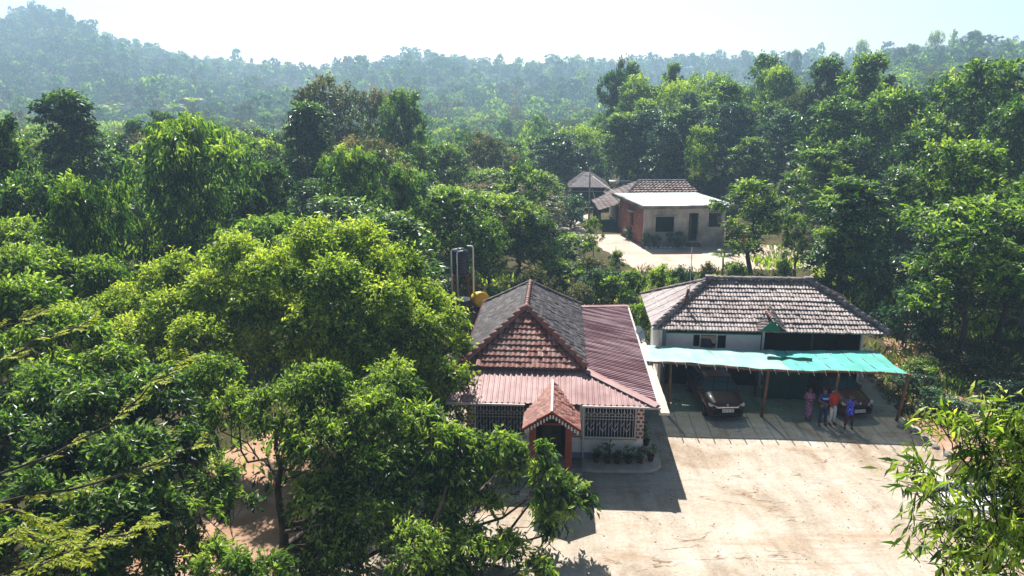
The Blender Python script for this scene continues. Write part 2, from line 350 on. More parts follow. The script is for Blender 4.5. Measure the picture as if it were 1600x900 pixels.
rng = np.random.default_rng(7)
def sheet(name, poly, z, material, wob=.25, step=.5):
    """irregular flat sheet with a ragged edge"""
    pts = []
    for i in range(len(poly)):
        a, b_ = Vector(poly[i]), Vector(poly[(i + 1) % len(poly)]); n = max(1, int((b_ - a).length / step))
        for k in range(n):
            p = a.lerp(b_, k / n); pts.append((p.x + rng.normal() * wob * .5, p.y + rng.normal() * wob * .5))
    mb = MB(); mb.add([(x, y, z) for x, y in pts], [tuple(range(len(pts)))])
    return mb.build(name, material, kind='structure')
sheet('yard', [(-9, 8), (14.5, 8), (16.2, 22), (16.6, 26.2), (17.7, 28.6), (17.1, 31.5), (18.3, 34), (17.8, 42), (6, 42), (-3, 42), (-5, 30)], .004, M['yard'])
sheet('bare_soil', [(-16, 8), (-9.2, 8), (-5.2, 30), (-9, 32), (-14, 24)], .003, M['red_soil'])
g = lambda px, py: tuple(at(px, py))[:2]
sheet('path', [g(1000, 425), g(950, 395), g(915, 372), g(880, 362), g(860, 358), g(880, 348), g(905, 338), g(940, 330), g(962, 345), g(1005, 378), g(1140, 380), g(1250, 385), g(1330, 398), g(1330, 412), g(1240, 420), g(1100, 424)], .008, M['path'], .15)
sheet('bank', [g(1395, 560), g(1375, 520), g(1430, 500), g(1500, 560), g(1590, 640), g(1600, 720), g(1500, 720), g(1420, 650)], .006, M['red_soil'])

# dry leaves and pebbles lying on the yard
n = 1500; px_ = rng.uniform(2, 16.5, n); py_ = rng.uniform(15, 30, n)
keep = (np.sin(px_ * 1.1 + 2) * np.cos(py_ * .8) + rng.normal(0, .6, n)) > .3
px_, py_ = px_[keep], py_[keep]; n = len(px_)
s_ = rng.uniform(.015, .05, n); a_ = rng.uniform(0, 6.28, n); base = np.stack([px_, py_, np.full(n, .012)], -1)
dx = np.stack([np.cos(a_) * s_, np.sin(a_) * s_, rng.uniform(0, .02, n)], -1); dy = np.stack([-np.sin(a_) * s_ * .5, np.cos(a_) * s_ * .5, rng.uniform(0, .015, n)], -1)
V = np.stack([base - dx, base + dy, base + dx, base - dy], 1).reshape(-1, 3); Q = np.arange(4 * n).reshape(n, 4)
props(npmesh('fallen_leaves', V, Q, [worn('dry_leaf_litter', (.12, .05, .025), (.25, .13, .07), 40, .9, bmp=0)]), label='small dry brown leaves and pebbles strewn over the pale yard', cat='leaves', kind='stuff')

# ------------------------------------------------------------------ roofs
def roof_plane(parent, name, p0, p1, t0, t1, material, row=.28, per=.2, amp=.022, lift=.035, rseed=0, ribs=False, sub=4):
    """p0->p1 eave (left to right seen from outside), t0,t1 upper left/right; rows of pan tiles, or ribbed sheet"""
    p0, p1, t0, t1 = map(lambda v: np.array(v, float), (p0, p1, t0, t1))
    e = p1 - p0; L = np.linalg.norm(e); eu = e / L
    up = t0 - p0; up = up - eu * up.dot(eu); H = np.linalg.norm(up); uu = up / H; nn = np.cross(eu, uu)
    sl1 = (t0 - p0).dot(eu); sr1 = (t1 - p0).dot(eu)
    rg = np.random.default_rng(rseed + 11)
    V = []; Q = []; A = []
    if not ribs:
        rows = max(1, round(H / row)); rh = H / rows
        prof = [amp * math.sin(math.pi * 2 * k / sub) for k in range(sub)]
        for r in range(rows):
            ta, tb = r * rh, (r + 1) * rh + .03 * (r < rows - 1)
            k0 = int(math.floor(min(0, sl1) / per)) - 1; k1 = int(math.ceil(max(L, sr1) / per)) + 1
            S = np.array([(k + j / sub) * per for k in range(k0, k1) for j in range(sub)])
            Hh = np.array([prof[j] for k in range(k0, k1) for j in range(sub)])
            tid = np.array([k for k in range(k0, k1) for j in range(sub)])
            jit = rg.normal(0, .009, 4000)[tid - k0] + rg.normal(0, .006) + .022 * np.sin(S * 1.1 + rseed) * math.sin(math.pi * (r + .5) / rows) + .05 * (rg.random(4000)[tid - k0] < .006)
            tl, tr_ = rg.random(4000)[tid - k0], 0
            la, ra = sl1 * ta / H, L + (sr1 - L) * ta / H; lb, rb = sl1 * min(tb, H) / H, L + (sr1 - L) * min(tb, H) / H
            Sa, Sb = np.clip(S, la, ra), np.clip(S, lb, rb)
            base = len(V) and sum(len(v) for v in V)
            za = Hh + lift + jit; zb = Hh * .8 + jit
            a = p0 + np.outer(Sa, eu) + uu * ta + np.outer(za, nn)
            b_ = p0 + np.outer(Sb, eu) + uu * tb + np.outer(zb, nn)
            c_ = p0 + np.outer(Sa, eu) + uu * (ta + .004) + np.outer(za - lift - .03, nn)
            V += [a, b_, c_]; n = len(S); i = np.arange(n - 1)
            ok = (Sa[1:] - Sa[:-1] > 1e-5) | (Sb[1:] - Sb[:-1] > 1e-5); i = i[ok]
            Q.append(np.stack([base + i, base + i + 1, base + n + i + 1, base + n + i], -1)); A.append(tl[i])
            Q.append(np.stack([base + 2 * n + i, base + 2 * n + i + 1, base + i + 1, base + i], -1)); A.append(tl[i] * .5)
    else:
        prof = [(0, 0), (.62, 0), (.70, 1), (.92, 1)]
        k0 = int(math.floor(min(0, sl1) / per)) - 1; k1 = int(math.ceil(max(L, sr1) / per)) + 1
        S = np.array([(k + a) * per for k in range(k0, k1) for a, _ in prof]); Hh = np.array([h_ * amp for k in range(k0, k1) for _, h_ in prof])
        tid = np.array([k // 4 for k in range(k0, k1) for _ in prof])
        lap = (tid % 2) * .004
        nr = 14
        for r in range(nr):
            ta, tb = H * r / nr, H * (r + 1) / nr
            la, ra = sl1 * ta / H, L + (sr1 - L) * ta / H; lb, rb = sl1 * tb / H, L + (sr1 - L) * tb / H
            a = p0 + np.outer(np.clip(S, la, ra), eu) + uu * ta + np.outer(Hh + lap, nn)
            b_ = p0 + np.outer(np.clip(S, lb, rb), eu) + uu * tb + np.outer(Hh + lap, nn)
            Sa, Sb = np.clip(S, la, ra), np.clip(S, lb, rb)
            base = len(V) and sum(len(v) for v in V); n = len(S); V += [a, b_]; i = np.arange(n - 1)
            ok = (Sa[1:] - Sa[:-1] > 1e-5) | (Sb[1:] - Sb[:-1] > 1e-5); i = i[ok]
            Q.append(np.stack([base + i, base + i + 1, base + n + i + 1, base + n + i], -1)); A.append(np.full(len(i), .5))
    return npmesh(name, np.concatenate(V), np.concatenate(Q), [material], {'face_tone': np.concatenate(A)}, parent)

def caps(parent, a, b, material, r=.11, seg=.34, name='ridge_cap'):
    a, b = Vector(a), Vector(b); L = (b - a).length; n = max(1, round(L / seg)); d = (b - a) / n; mb = MB(); rr = random.Random(n)
    x = d.normalized().cross(Vector((0, 0, 1))).normalized(); u = x.cross(d.normalized())
    for i in range(n):
        p = a + d * i; q = a + d * (i + 1.12); o = u * rr.uniform(-.006, .01); V = []
        for c_, r_ in ((p, r * 1.12), (q, r * .86)):
            for k in range(7):
                an = math.pi * k / 6; V.append(c_ + o + x * math.cos(an) * r_ + u * math.sin(an) * r_ * .95)
        for c_, r_ in ((p, r * .95),):
            for k in range(7):
                an = math.pi * k / 6; V.append(c_ + o + x * math.cos(an) * r_ + u * math.sin(an) * r_ * .8)
        mb.add(V, [(k, k + 7, k + 8, k + 1) for k in range(6)] + [(k, k + 1, k + 15, k + 14) for k in range(6)], 0, True)
    return mb.build(name, material, parent)

# ------------------------------------------------------------------ front house
h1 = empty('house', (5.04, 27.18, 0), R(-3.5), 'nearest house with red metal skirt roofs, dark tiled hip roof and a gabled porch', 'house')
W = MB()
def wall_x(mb, x0, x1, y0, y1, z0, z1, holes, m=0):
    """wall along x with rectangular openings (x0,x1,z0,z1), butted end to end"""
    cur = x0
    for hx0, hx1, hz0, hz1 in sorted(holes):
        if hx0 > cur: mb.box(cur, hx0, y0, y1, z0, z1, m)
        if hz0 > z0: mb.box(hx0, hx1, y0, y1, z0, hz0, m)
        if hz1 < z1: mb.box(hx0, hx1, y0, y1, hz1, z1, m)
        cur = hx1
    if cur < x1: mb.box(cur, x1, y0, y1, z0, z1, m)
wall_x(W, -6.8, 0, 0, .18, .1, 2.86, [(-6.5, -4.5, .95, 2.5), (-4.3, -2.75, .1, 2.45), (-2.35, -.28, .95, 2.5)])
W.box(-.18, 0, .18, 11.2, .1, 2.86); W.box(-6.8, -6.62, .18, 11.2, .1, 2.86); W.box(-6.62, -.18, 11.0, 11.2, .1, 2.86)
W.box(-6.8, -2.5, 1.15, 1.3, 2.6, 3.45); W.box(-2.55, -2.4, 1.3, 9.6, 2.6, 3.45); W.box(-6.8, -6.65, 1.3, 9.6, 2.6, 3.45); W.box(-6.65, -2.55, 9.45, 9.6, 2.6, 3.45)
W.build('wall', M['white_wall'], h1)
MB().box(-6.62, -.18, 4.0, 4.12, .1, 2.6).build('inner_wall', M['shade_in'], h1)
MB().box(-6.62, -.18, .18, 11, .1, .13).build('inner_floor', M['red_oxide'], h1)
q = MB().box(-.28, 0.003, -.006, .0, .95, 2.55); q.box(.003, .009, -.006, .5, .95, 2.55); q.build('brick_quoin', M['quoin'], h1)
MB().box(-6.803, -6.5, -.006, .0, .95, 2.55).build('brick_quoin', M['quoin'], h1)
lt = MB()
for i in range(5): lt.box(-2.73 + i * .08, -2.715 + i * .08, -.03, -.003, .95, 1.7)
for i in range(8): lt.box(-2.735, -2.37, -.026, -.008, .96 + i * .1, .975 + i * .1)
lt.build('lattice', M['white_paint'], h1)
MB().box(-2.74, -2.365, -.007, 0, .95, 1.7).build('lattice_panel', M['red_oxide'], h1)
s = MB()
s.box(-2.75, 0, -.008, 0, .1, .34); s.box(0, .008, 0, 11.2, .1, .34); s.box(-6.8, -4.3, -.008, 0, .1, .34); s.build('skirting', M['blue_skirt'], h1)
def grille_window(x0, x1):
    f = MB(); z0, z1 = .95, 2.5
    f.box(x0, x1, .02, .06, z0, z0 + .05); f.box(x0, x1, .02, .06, z1 - .05, z1); f.box(x0, x0 + .05, .02, .06, z0 + .05, z1 - .05); f.box(x1 - .05, x1, .02, .06, z0 + .05, z1 - .05)
    w = f.build('window', M['white_paint'], h1)
    gm = MB(); n = int((x1 - x0) / .115); dx = (x1 - x0) / n; yy = .03; k = .015
    for z in (1.74, 1.86): gm.bar((x0, yy, z), (x1, yy, z), k)
    for i in range(1, n):
        x = x0 + i * dx; gm.bar((x, yy, z0), (x, yy, z1), k)
        if i % 2 == 0 and i < n:
            for za in (1.9, 2.2):
                gm.bar((x - dx, yy, za), (x, yy, za + .14), k); gm.bar((x + dx, yy, za), (x, yy, za + .14), k)
                gm.bar((x, yy, za + .14), (x, yy, za + .22), k * 1.8)
            s1 = 1 if (i // 2) % 2 else -1
            gm.bar((x - dx, yy, 1.45), (x, yy, 1.62), k); gm.bar((x, yy, 1.4), (x + dx * s1, yy, 1.22), k)
    gm.build('grille', M['white_paint'], w)
    cu = MB(); n = 40
    cu.add([(x0 + (x1 - x0) * i / n, .34 + .03 * math.sin(i * 1.4), z) for z in (.9, 2.6) for i in range(n + 1)], [(i, i + 1, n + 2 + i, n + 1 + i) for i in range(n)], 0, True)
    cu.build('curtain', M['navy'], w)
    MB().box(x0 - .04, x1 + .04, -.06, .0, z0 - .06, z0 - .01).build('sill', M['cream'], w)
grille_window(-6.5, -4.5); grille_window(-2.35, -.28)
# roofs
E0, E1 = -1.15, .35
roof_plane(h1, 'front_metal_roof', (-7.4, E0, 2.82), (E1, E0, 2.82), (-6.9, .88, 3.38), (-2.35, .88, 3.38), M['metal_red'], per=.21, amp=.03, ribs=True)
roof_plane(h1, 'side_metal_roof', (E1, E0, 2.82), (E1, 12.3, 2.82), (-2.35, .88, 3.38), (-2.35, 9.9, 3.38), M['metal_maroon_glints'], per=.19, amp=.035, ribs=True)
roof_plane(h1, 'back_metal_roof', (E1, 12.3, 2.82), (-7.4, 12.3, 2.82), (-2.35, 9.9, 3.38), (-6.9, 9.9, 3.38), M['metal_maroon_glints'], per=.21, amp=.03, ribs=True)
roof_plane(h1, 'left_metal_roof', (-7.4, 12.3, 2.82), (-7.4, E0, 2.82), (-6.9, 9.9, 3.38), (-6.9, .88, 3.38), M['metal_red'], per=.21, amp=.03, ribs=True)
for a_, b_ in (((E1, E0, 2.85), (-2.3, .93, 3.44)), ((E1, 12.3, 2.85), (-2.35, 9.9, 3.44))):
    a_, b_ = Vector(a_), Vector(b_); d = (b_ - a_).normalized(); x = d.cross(Vector((0, 0, 1))).normalized()
    fl = MB(); fl.add([a_ - x * .2 - Vector((0, 0, .0)), a_ + Vector((0, 0, .05)), a_ + x * .2, b_ - x * .2, b_ + Vector((0, 0, .05)), b_ + x * .2], [(0, 1, 4, 3), (1, 2, 5, 4)]); fl.build('hip_flashing', M['metal_red'], h1)
CL, CR, CF, CB, CE = -7.1, -2.2, .74, 10.05, 3.5
AX, AF, AB, AZ = -4.65, 3.18, 7.5, 5.25
roof_plane(h1, 'front_tile_roof', (CL, CF, CE), (CR, CF, CE), (AX, AF, AZ), (AX, AF, AZ), M['tile_red'], .27, .2, .026, .05, 1)
roof_plane(h1, 'side_tile_roof', (CR, CF, CE), (CR, CB, CE), (AX, AF, AZ), (AX, AB, AZ), M['tile_grey'], .2, .16, .018, .03, 2)
roof_plane(h1, 'back_tile_roof', (CR, CB, CE), (CL, CB, CE), (AX, AB, AZ), (AX, AB, AZ), M['tile_grey'], .2, .16, .018, .03, 3)
roof_plane(h1, 'left_tile_roof', (CL, CB, CE), (CL, CF, CE), (AX, AB, AZ), (AX, AF, AZ), M['tile_grey'], .2, .16, .018, .03, 4)
for k_ in ((CR, CF), (CL, CF)): caps(h1, (k_[0], k_[1], CE + .06), (AX, AF, AZ + .06), M['cap_red'], .14)
for k_ in ((CR, CB), (CL, CB)): caps(h1, (k_[0], k_[1], CE + .04), (AX, AB, AZ + .04), M['cap_grey'], .08)
caps(h1, (AX, AF, AZ + .05), (AX, AB, AZ + .05), M['cap_red'], .1)
gt = MB(); gt.box(-7.4, -4.5, E0 - .1, E0 + .0, 2.74, 2.81); gt.box(-2.4, E1 + .1, E0 - .1, E0 + .0, 2.74, 2.81); gt.box(E1 + .0, E1 + .1, E0 + .0, 12.3, 2.74, 2.81)
gt.build('gutter', M['gutter'], h1)
MB().box(E1 + .102, E1 + .5, E0 + .4, 7.5, 2.3, 2.4).build('sunshade_slab', M['cream'], h1)
MB().tube([(-2.28, E0 + .1, 2.78), (-2.3, -.15, 2.55), (-2.3, -.1, 2.3), (-2.3, -.1, .12)], .035, 8).build('drainpipe', M['white_paint'], h1)
# porch
po = MB().box(-4.6, -2.35, -3.0, -.9, 0, .18).build('porch_floor', M['concrete'], h1, .02)
for x in (-4.17, -2.9):
    MB().box(x - .12, x + .12, -2.6, -2.36, .18, 2.62).build('pillar', M['red_oxide'], h1, .02)
gr = empty('porch_roof'); gr.parent = h1; 
PX0, PX1, PM, PB = -4.5, -2.5, -3.5, .05
roof_plane(gr, 'tile_slope', (PX1, -2.85, 2.58), (PX1, -.35, 2.58), (PM, -2.85, 3.24), (PM, PB, 3.24), M['tile_orange'], .12, .16, .014, .03, 5)
roof_plane(gr, 'tile_slope', (PX0, -.35, 2.58), (PX0, -2.85, 2.58), (PM, PB, 3.24), (PM, -2.85, 3.24), M['tile_orange'], .12, .16, .014, .03, 6)
MB().bar((PM, -2.92, 3.3), (PM, PB, 3.3), .085, .05).build('ridge_strip', M['gutter'], gr)
bg_ = MB()
for sgn in (1, -1):
    for i in range(9):
        f_ = (i + .5) / 9; x = PM + sgn * f_ * .96; z = 3.17 - f_ * .63
        bg_.box(x - .028, x + .028, -2.9, -2.87, z - .13, z)
bg_.build('fretwork', M['white_paint'], gr)
bb = MB()
for sgn in (1, -1): bb.bar((PM, -2.86, 3.22), (PM + sgn * 1.02, -2.86, 2.55), .03, .09)
bb.bar((-4.3, -2.48, 2.64), (-2.78, -2.48, 2.64), .08, .08); bb.build('barge_board', M['red_oxide'], gr)
MB().box(-3.9, -3.15, .5, .56, .13, 2.2).build('door', M['wood_dark'], h1)
# kolam slab by the porch
km = MB(); km.box(0, 1.15, 0, .95, 0, .05)
ko = km.build('patterned_mat', M['concrete'], None, label='grey floor mat with black curved pattern beside the porch pillar', cat='mat'); ko.location = (at(795, 786).x, at(795, 786).y, .012); ko.rotation_euler = (0, 0, R(-3.5))
kp = MB()
for (cx, cy_, r0, a0, a1) in ((.45, .45, .28, .2, 2.9), (.45, .45, .15, .3, 2.8), (.85, .2, .35, 1.2, 2.4), (.2, .7, .22, 3.6, 5.4), (.85, .75, .2, 2.8, 5)):
    P_ = [(cx + r0 * math.cos(a0 + (a1 - a0) * i / 8), cy_ + r0 * math.sin(a0 + (a1 - a0) * i / 8)) for i in range(9)]
    V_ = []
    for i, p in enumerate(P_):
        w_ = .015 + .03 * math.sin(math.pi * i / 8); dx_, dy_ = p[0] - cx, p[1] - cy_; l_ = math.hypot(dx_, dy_)
        V_ += [(p[0] - dx_ / l_ * w_, p[1] - dy_ / l_ * w_, .054), (p[0] + dx_ / l_ * w_, p[1] + dy_ / l_ * w_, .054)]
    kp.add(V_, [(2 * i, 2 * i + 1, 2 * i + 3, 2 * i + 2) for i in range(8)])
kp.build('pattern', M['black'], ko)
# rounded plinth ledge
poly = [(-2.35, 0), (-2.35, -.95), (-1.9, -1.0), (-.2, -.95), (.2, -.9), (.5, -.72), (.68, -.45), (.72, -.1), (.55, 1.5), (.45, 5), (.4, 11), (0, 11), (0, 0)]
MB().prism(poly, 0, .12).build('plinth', M['cream'], h1, .02)
MB().prism([(-7.4, 0), (-7.4, -.9), (-4.62, -.9), (-4.62, 0)], 0, .12).build('plinth', M['concrete'], h1, .02)
H1M = Matrix.Translation((5.04, 27.18, 0)) @ Matrix.Rotation(R(-3.5), 4, 'Z')
H1 = lambda a, b, z=0: H1M @ Vector((a, b, z))

# ------------------------------------------------------------------ rear house with car port
h2 = empty('tiled_house', (6.67, 34.71, 0), R(-4.2), 'long low house with pale ridged tile roof behind the turquoise car port', 'house')
H2M = Matrix.Translation((6.67, 34.71, 0)) @ Matrix.Rotation(R(-4.2), 4, 'Z')
H2 = lambda a, b, z=0: H2M @ Vector((a, b, z))
RW, RD, EZ, RZ, RL, RR, RB = 10.9, 6.5, 3.0, 4.68, 3.1, 8.0, 3.3
roof_plane(h2, 'front_tile_roof', (0, 0, EZ), (RW, 0, EZ), (RL, RB, RZ), (RR, RB, RZ), M['tile_pale'], .30, .15, .02, .055, 7)
roof_plane(h2, 'side_tile_roof', (RW, 0, EZ), (RW, RD, EZ), (RR, RB, RZ), (RR, RB, RZ), M['tile_brown'], .30, .2, .03, .05, 8)
roof_plane(h2, 'back_tile_roof', (RW, RD, EZ), (0, RD, EZ), (RR, RB, RZ), (RL, RB, RZ), M['tile_brown'], .30, .2, .03, .05, 9)
# side slope clad in flat sheets with visible laps
sh = MB(); p0, p1, tp = Vector((0, RD, EZ)), Vector((0, 0, EZ)), Vector((RL, RB, RZ)); rr = random.Random(4)
for i in range(6):
    for j in range(7):
        ta, tb = i / 6, (i + 1) / 6 * 1.0
        def P_(s_, t_): 
            a_ = p0.lerp(tp, t_); b_ = p1.lerp(tp, t_); full = (p1 - p0).length; sm = s_ * full
            lo = (a_ - p0).dot((p1 - p0).normalized()); hi = (b_ - p0).dot((p1 - p0).normalized()); sm = min(max(sm, lo), hi)
            return a_ + (p1 - p0).normalized() * (sm - lo)
        n_ = Vector((-.45, 0, .9)).normalized(); l_ = .03 + rr.uniform(0, .01)
        A_, B_, C_, D_ = P_(j / 7, ta) + n_ * l_, P_((j + 1) / 7 - .01, ta) + n_ * l_, P_((j + 1) / 7 - .01, tb) + n_ * .012, P_(j / 7, tb) + n_ * .012
        if (A_ - B_).length < .02 and (C_ - D_).length < .02: continue
        sh.add([A_, B_, C_, D_, A_ - n_ * .02, B_ - n_ * .02], [(0, 1, 2, 3), (4, 5, 1, 0)])
sh.build('sheet_roof', M['sheet_grey'], h2)
caps(h2, (0, -.02, EZ + .07), (RL, RB, RZ + .07), M['cap_grey'], .15); caps(h2, (RW, -.02, EZ + .07), (RR, RB, RZ + .07), M['cap_grey'], .15)
caps(h2, (RL, RB, RZ + .07), (RR, RB, RZ + .07), M['cap_grey'], .15); caps(h2, (0, RD, EZ + .05), (RL, RB, RZ + .05), M['cap_grey'], .09); caps(h2, (RW, RD, EZ + .05), (RR, RB, RZ + .05), M['cap_grey'], .09)
for x in (RL, RR): MB().box(x - .22, x + .22, RB - .16, RB + .16, RZ + .08, RZ + .24).build('ridge_end_block', M['cap_grey'], h2, .04)
# gablet
gb = empty('gablet'); gb.parent = h2; GX, GZ = 5.5, 3.62
roof_plane(gb, 'tile_slope', (GX + .62, -.1, 3.06), (GX + .62, .45, 3.3), (GX, -.1, GZ), (GX, 1.15, GZ), M['tile_pale'], .2, .2, .02, .03, 10)
roof_plane(gb, 'tile_slope', (GX - .62, .45, 3.3), (GX - .62, -.1, 3.06), (GX, 1.15, GZ), (GX, -.1, GZ), M['tile_pale'], .2, .2, .02, .03, 11)
caps(gb, (GX, -.15, GZ + .04), (GX, 1.2, GZ + .04), M['cap_red'], .09, .28)
MB().add([(GX - .5, 0, 3.06), (GX + .5, 0, 3.06), (GX, 0, GZ - .05), (GX - .5, .03, 3.06), (GX + .5, .03, 3.06), (GX, .03, GZ - .05)], [(0, 1, 2), (5, 4, 3), (0, 3, 4, 1), (1, 4, 5, 2), (2, 5, 3, 0)]).build('gable_board', M['green_paint'], gb)
# walls
MB().box(.75, 5.25, .8, .9, 0, 1.2).build('lower_wall', M['shade_in'], h2)  # lower part coloured near-black to paint in the deep car port shade
w2 = MB(); wall_x(w2, .75, 5.25, .8, .9, 1.2, 2.62, [(2.05, 3.6, 1.26, 2.55)]); w2.box(.6, .72, .9, 6.0, 0, 2.9)
w2.build('wall', M['white_sheet'], h2)
MB().box(.72, 10.3, 4.6, 4.75, 0, 3.0).build('back_wall', M['shade_in'], h2)
MB().box(10.2, 10.3, 1.6, 4.6, 0, 2.95).build('side_wall', M['shade_in'], h2)
MB().box(.5, .7, .45, .8, 0, 2.85).build('corner_panel', M['blue_skirt'], h2); MB().box(.35, .49, .3, .45, 0, 2.9).build('corner_post', M['white_paint'], h2)
win = MB()
for x0, x1 in ((2.05, 2.35), (2.4, 3.13), (3.2, 3.6)): 
    win.box(x0 - .03, x0, .77, .84, 1.25, 2.55); win.box(x1, x1 + .03, .77, .84, 1.25, 2.55)
win.box(2.05, 2.35, .77, .84, 1.88, 1.96); win.box(2.02, 3.63, .77, .84, 2.55, 2.6)
wf = win.build('window', M['white_paint'], h2); MB().box(2.4, 3.13, .82, .85, 1.25, 2.5).build('pane', M['glass'], wf)
fr = MB()
for x in (.78, 1.75, 2.7, 3.62, 4.4, 5.2): fr.box(x, x + .09, .78, .87, 2.62, 3.02)
fr.box(.75, 5.25, .76, .8, 2.6, 2.66); fr.build('green_frame', M['green_paint'], h2)
for x in (5.3, 7.6, 9.9): MB().box(x, x + .1, .75, .85, 0, 3.05).build('post', M['white_paint'] if x > 9 or x < 6 else M['wood_dark'], h2)
MB().tube([(1.62, 1.55, 3.55), (1.8, 1.6, 4.6)], .07, 8).build('flue_pipe', M['rust'], h2)
MB().tube([(1.9, 1.8, 3.7), (1.9, 1.8, 6.6)], .018, 6).build('aerial_rod', M['grey_metal'], h2)
dish = empty('satellite_dish', at(998, 522, 2.7) + Vector((0, 0, 0)), 0, 'white satellite dish seen edge on at the corner of the long tiled house', 'satellite dish')
dm = MB(); prof = [(0.001, 0), (.15, .02), (.3, .07), (.38, .12)]; dm.lathe(prof + [(.385, .12), (.3, .055), (.15, .005), (.001, -.012)], n=20)
dd = dm.build('reflector', M['white_paint'], dish); dd.rotation_euler = (R(25), R(55), 0)
MB().tube([(0, 0, 0), (.25, .25, .05), (.62, .5, 0.0)], .02, 6).build('bracket', M['grey_metal'], dish); MB().tube([(0, 0, 0), (-.3, -.1, .3)], .012, 6).build('feed_arm', M['grey_metal'], dish)

# ------------------------------------------------------------------ car port
cp = empty('car_port', (11, 31.3, 0), 0, 'turquoise shade net stretched over wooden poles where the two cars stand', 'car port')
def cpl(v): return Vector(v) - Vector((11, 31.3, 0))
FL, FR = Vector((5.85, 31.6, 2.42)), Vector((16.75, 30.55, 2.38)); BL, BR = at(1003, 541, 2.28), at(1371, 549, 2.28)
def netp(s_, t_):
    p = FL.lerp(FR, s_).lerp(BL.lerp(BR, s_), t_)
    p.z += .05 * math.sin(s_ * 9.4) * (1 - t_) - .10 * math.sin(math.pi * t_) * (.5 + .5 * abs(math.sin(s_ * math.pi * 5))) + .14 * (1 - s_) ** 3 * (1 - t_) + .05 * math.sin(7 * s_ + 1) * t_
    p.z -= .016 * abs(math.sin(math.pi * 17 * (s_ - .02))) * math.sin(math.pi * min(1, max(0, t_))) + .012 * math.sin(61 * s_ + 9 * t_) + .01 * math.sin(33 * s_ - 14 * t_)
    return cpl(p)
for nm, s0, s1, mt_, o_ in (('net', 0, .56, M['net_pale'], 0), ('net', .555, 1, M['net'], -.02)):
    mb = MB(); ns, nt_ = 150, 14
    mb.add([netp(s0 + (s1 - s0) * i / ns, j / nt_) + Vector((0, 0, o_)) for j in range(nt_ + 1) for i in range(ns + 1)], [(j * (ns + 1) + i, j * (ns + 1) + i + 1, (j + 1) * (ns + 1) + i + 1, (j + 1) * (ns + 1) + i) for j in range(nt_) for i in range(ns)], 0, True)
    mb.build(nm, mt_, cp, label='pale aqua half of the net' if o_ == 0 else 'deeper turquoise half of the net')
for (px, py) in ((1043, 649), (1190, 651), (1297, 655), (1401, 657)):
    b_ = at(px, py); s_ = (b_.x - FL.x) / (FR.x - FL.x); top = netp(s_, 0)
    MB().tube([cpl(b_), cpl(b_).lerp(top, .5) + Vector((.02, .01, 0)), top - Vector((0, 0, .05))], [.075, .065, .06], 8).build('pole', M['wood'], cp)
for s_ in (.1, .5, .85):
    top = netp(s_, 1); MB().tube([(top.x, top.y, 0), top - Vector((0, 0, .05))], .06, 7).build('pole', M['wood_dark'], cp)
for t_, r_ in ((0, .05), (1, .04)):
    MB().tube([netp(i / 14, t_) - Vector((0, 0, .07)) for i in range(15)], r_, 7).build('cross_pole', M['wood'], cp)
bt = MB()
for i in range(17): bt.tube([netp((i + .35) / 17, j / 4 * 1.16 - .15) - Vector((0, 0, .04)) for j in range(5)], .022, 5)
for t_ in (.35, .68): bt.tube([netp(i / 14, t_) - Vector((0, 0, .05)) for i in range(15)], .012, 5)
bt.build('batten_frame', M['wood_dark'], cp)
rr = random.Random(3)
for i in range(21):
    p = netp((i + .4 + rr.uniform(-.2, .2)) / 21, 0) + Vector((0, -.05, -.05)); MB().bar(p + Vector((-.02, 0, .03)), p + Vector((.05, -.03, -.13 - rr.uniform(0, .07))), .075, .015).build('tie', M['white_paint'], cp)
cl = MB(); ns = 16; a_, b_ = Vector((11.55, 33.3, 0)), Vector((13.5, 33.1, 0))
cl.add([(a_.lerp(b_, i / ns) + Vector((0, .05 * math.sin(i * 1.1) - .45 * z, 0.12 + 2.2 * z))) for z in (0, .33, .66, 1) for i in range(ns + 1)], [(j * (ns + 1) + i, j * (ns + 1) + i + 1, (j + 1) * (ns + 1) + i + 1, (j + 1) * (ns + 1) + i) for j in range(3) for i in range(ns)], 0, True)
cl.build('hanging_cloth', M['net_green'], None, label='dark green cloth hanging at the back between the two parked cars', cat='cloth')

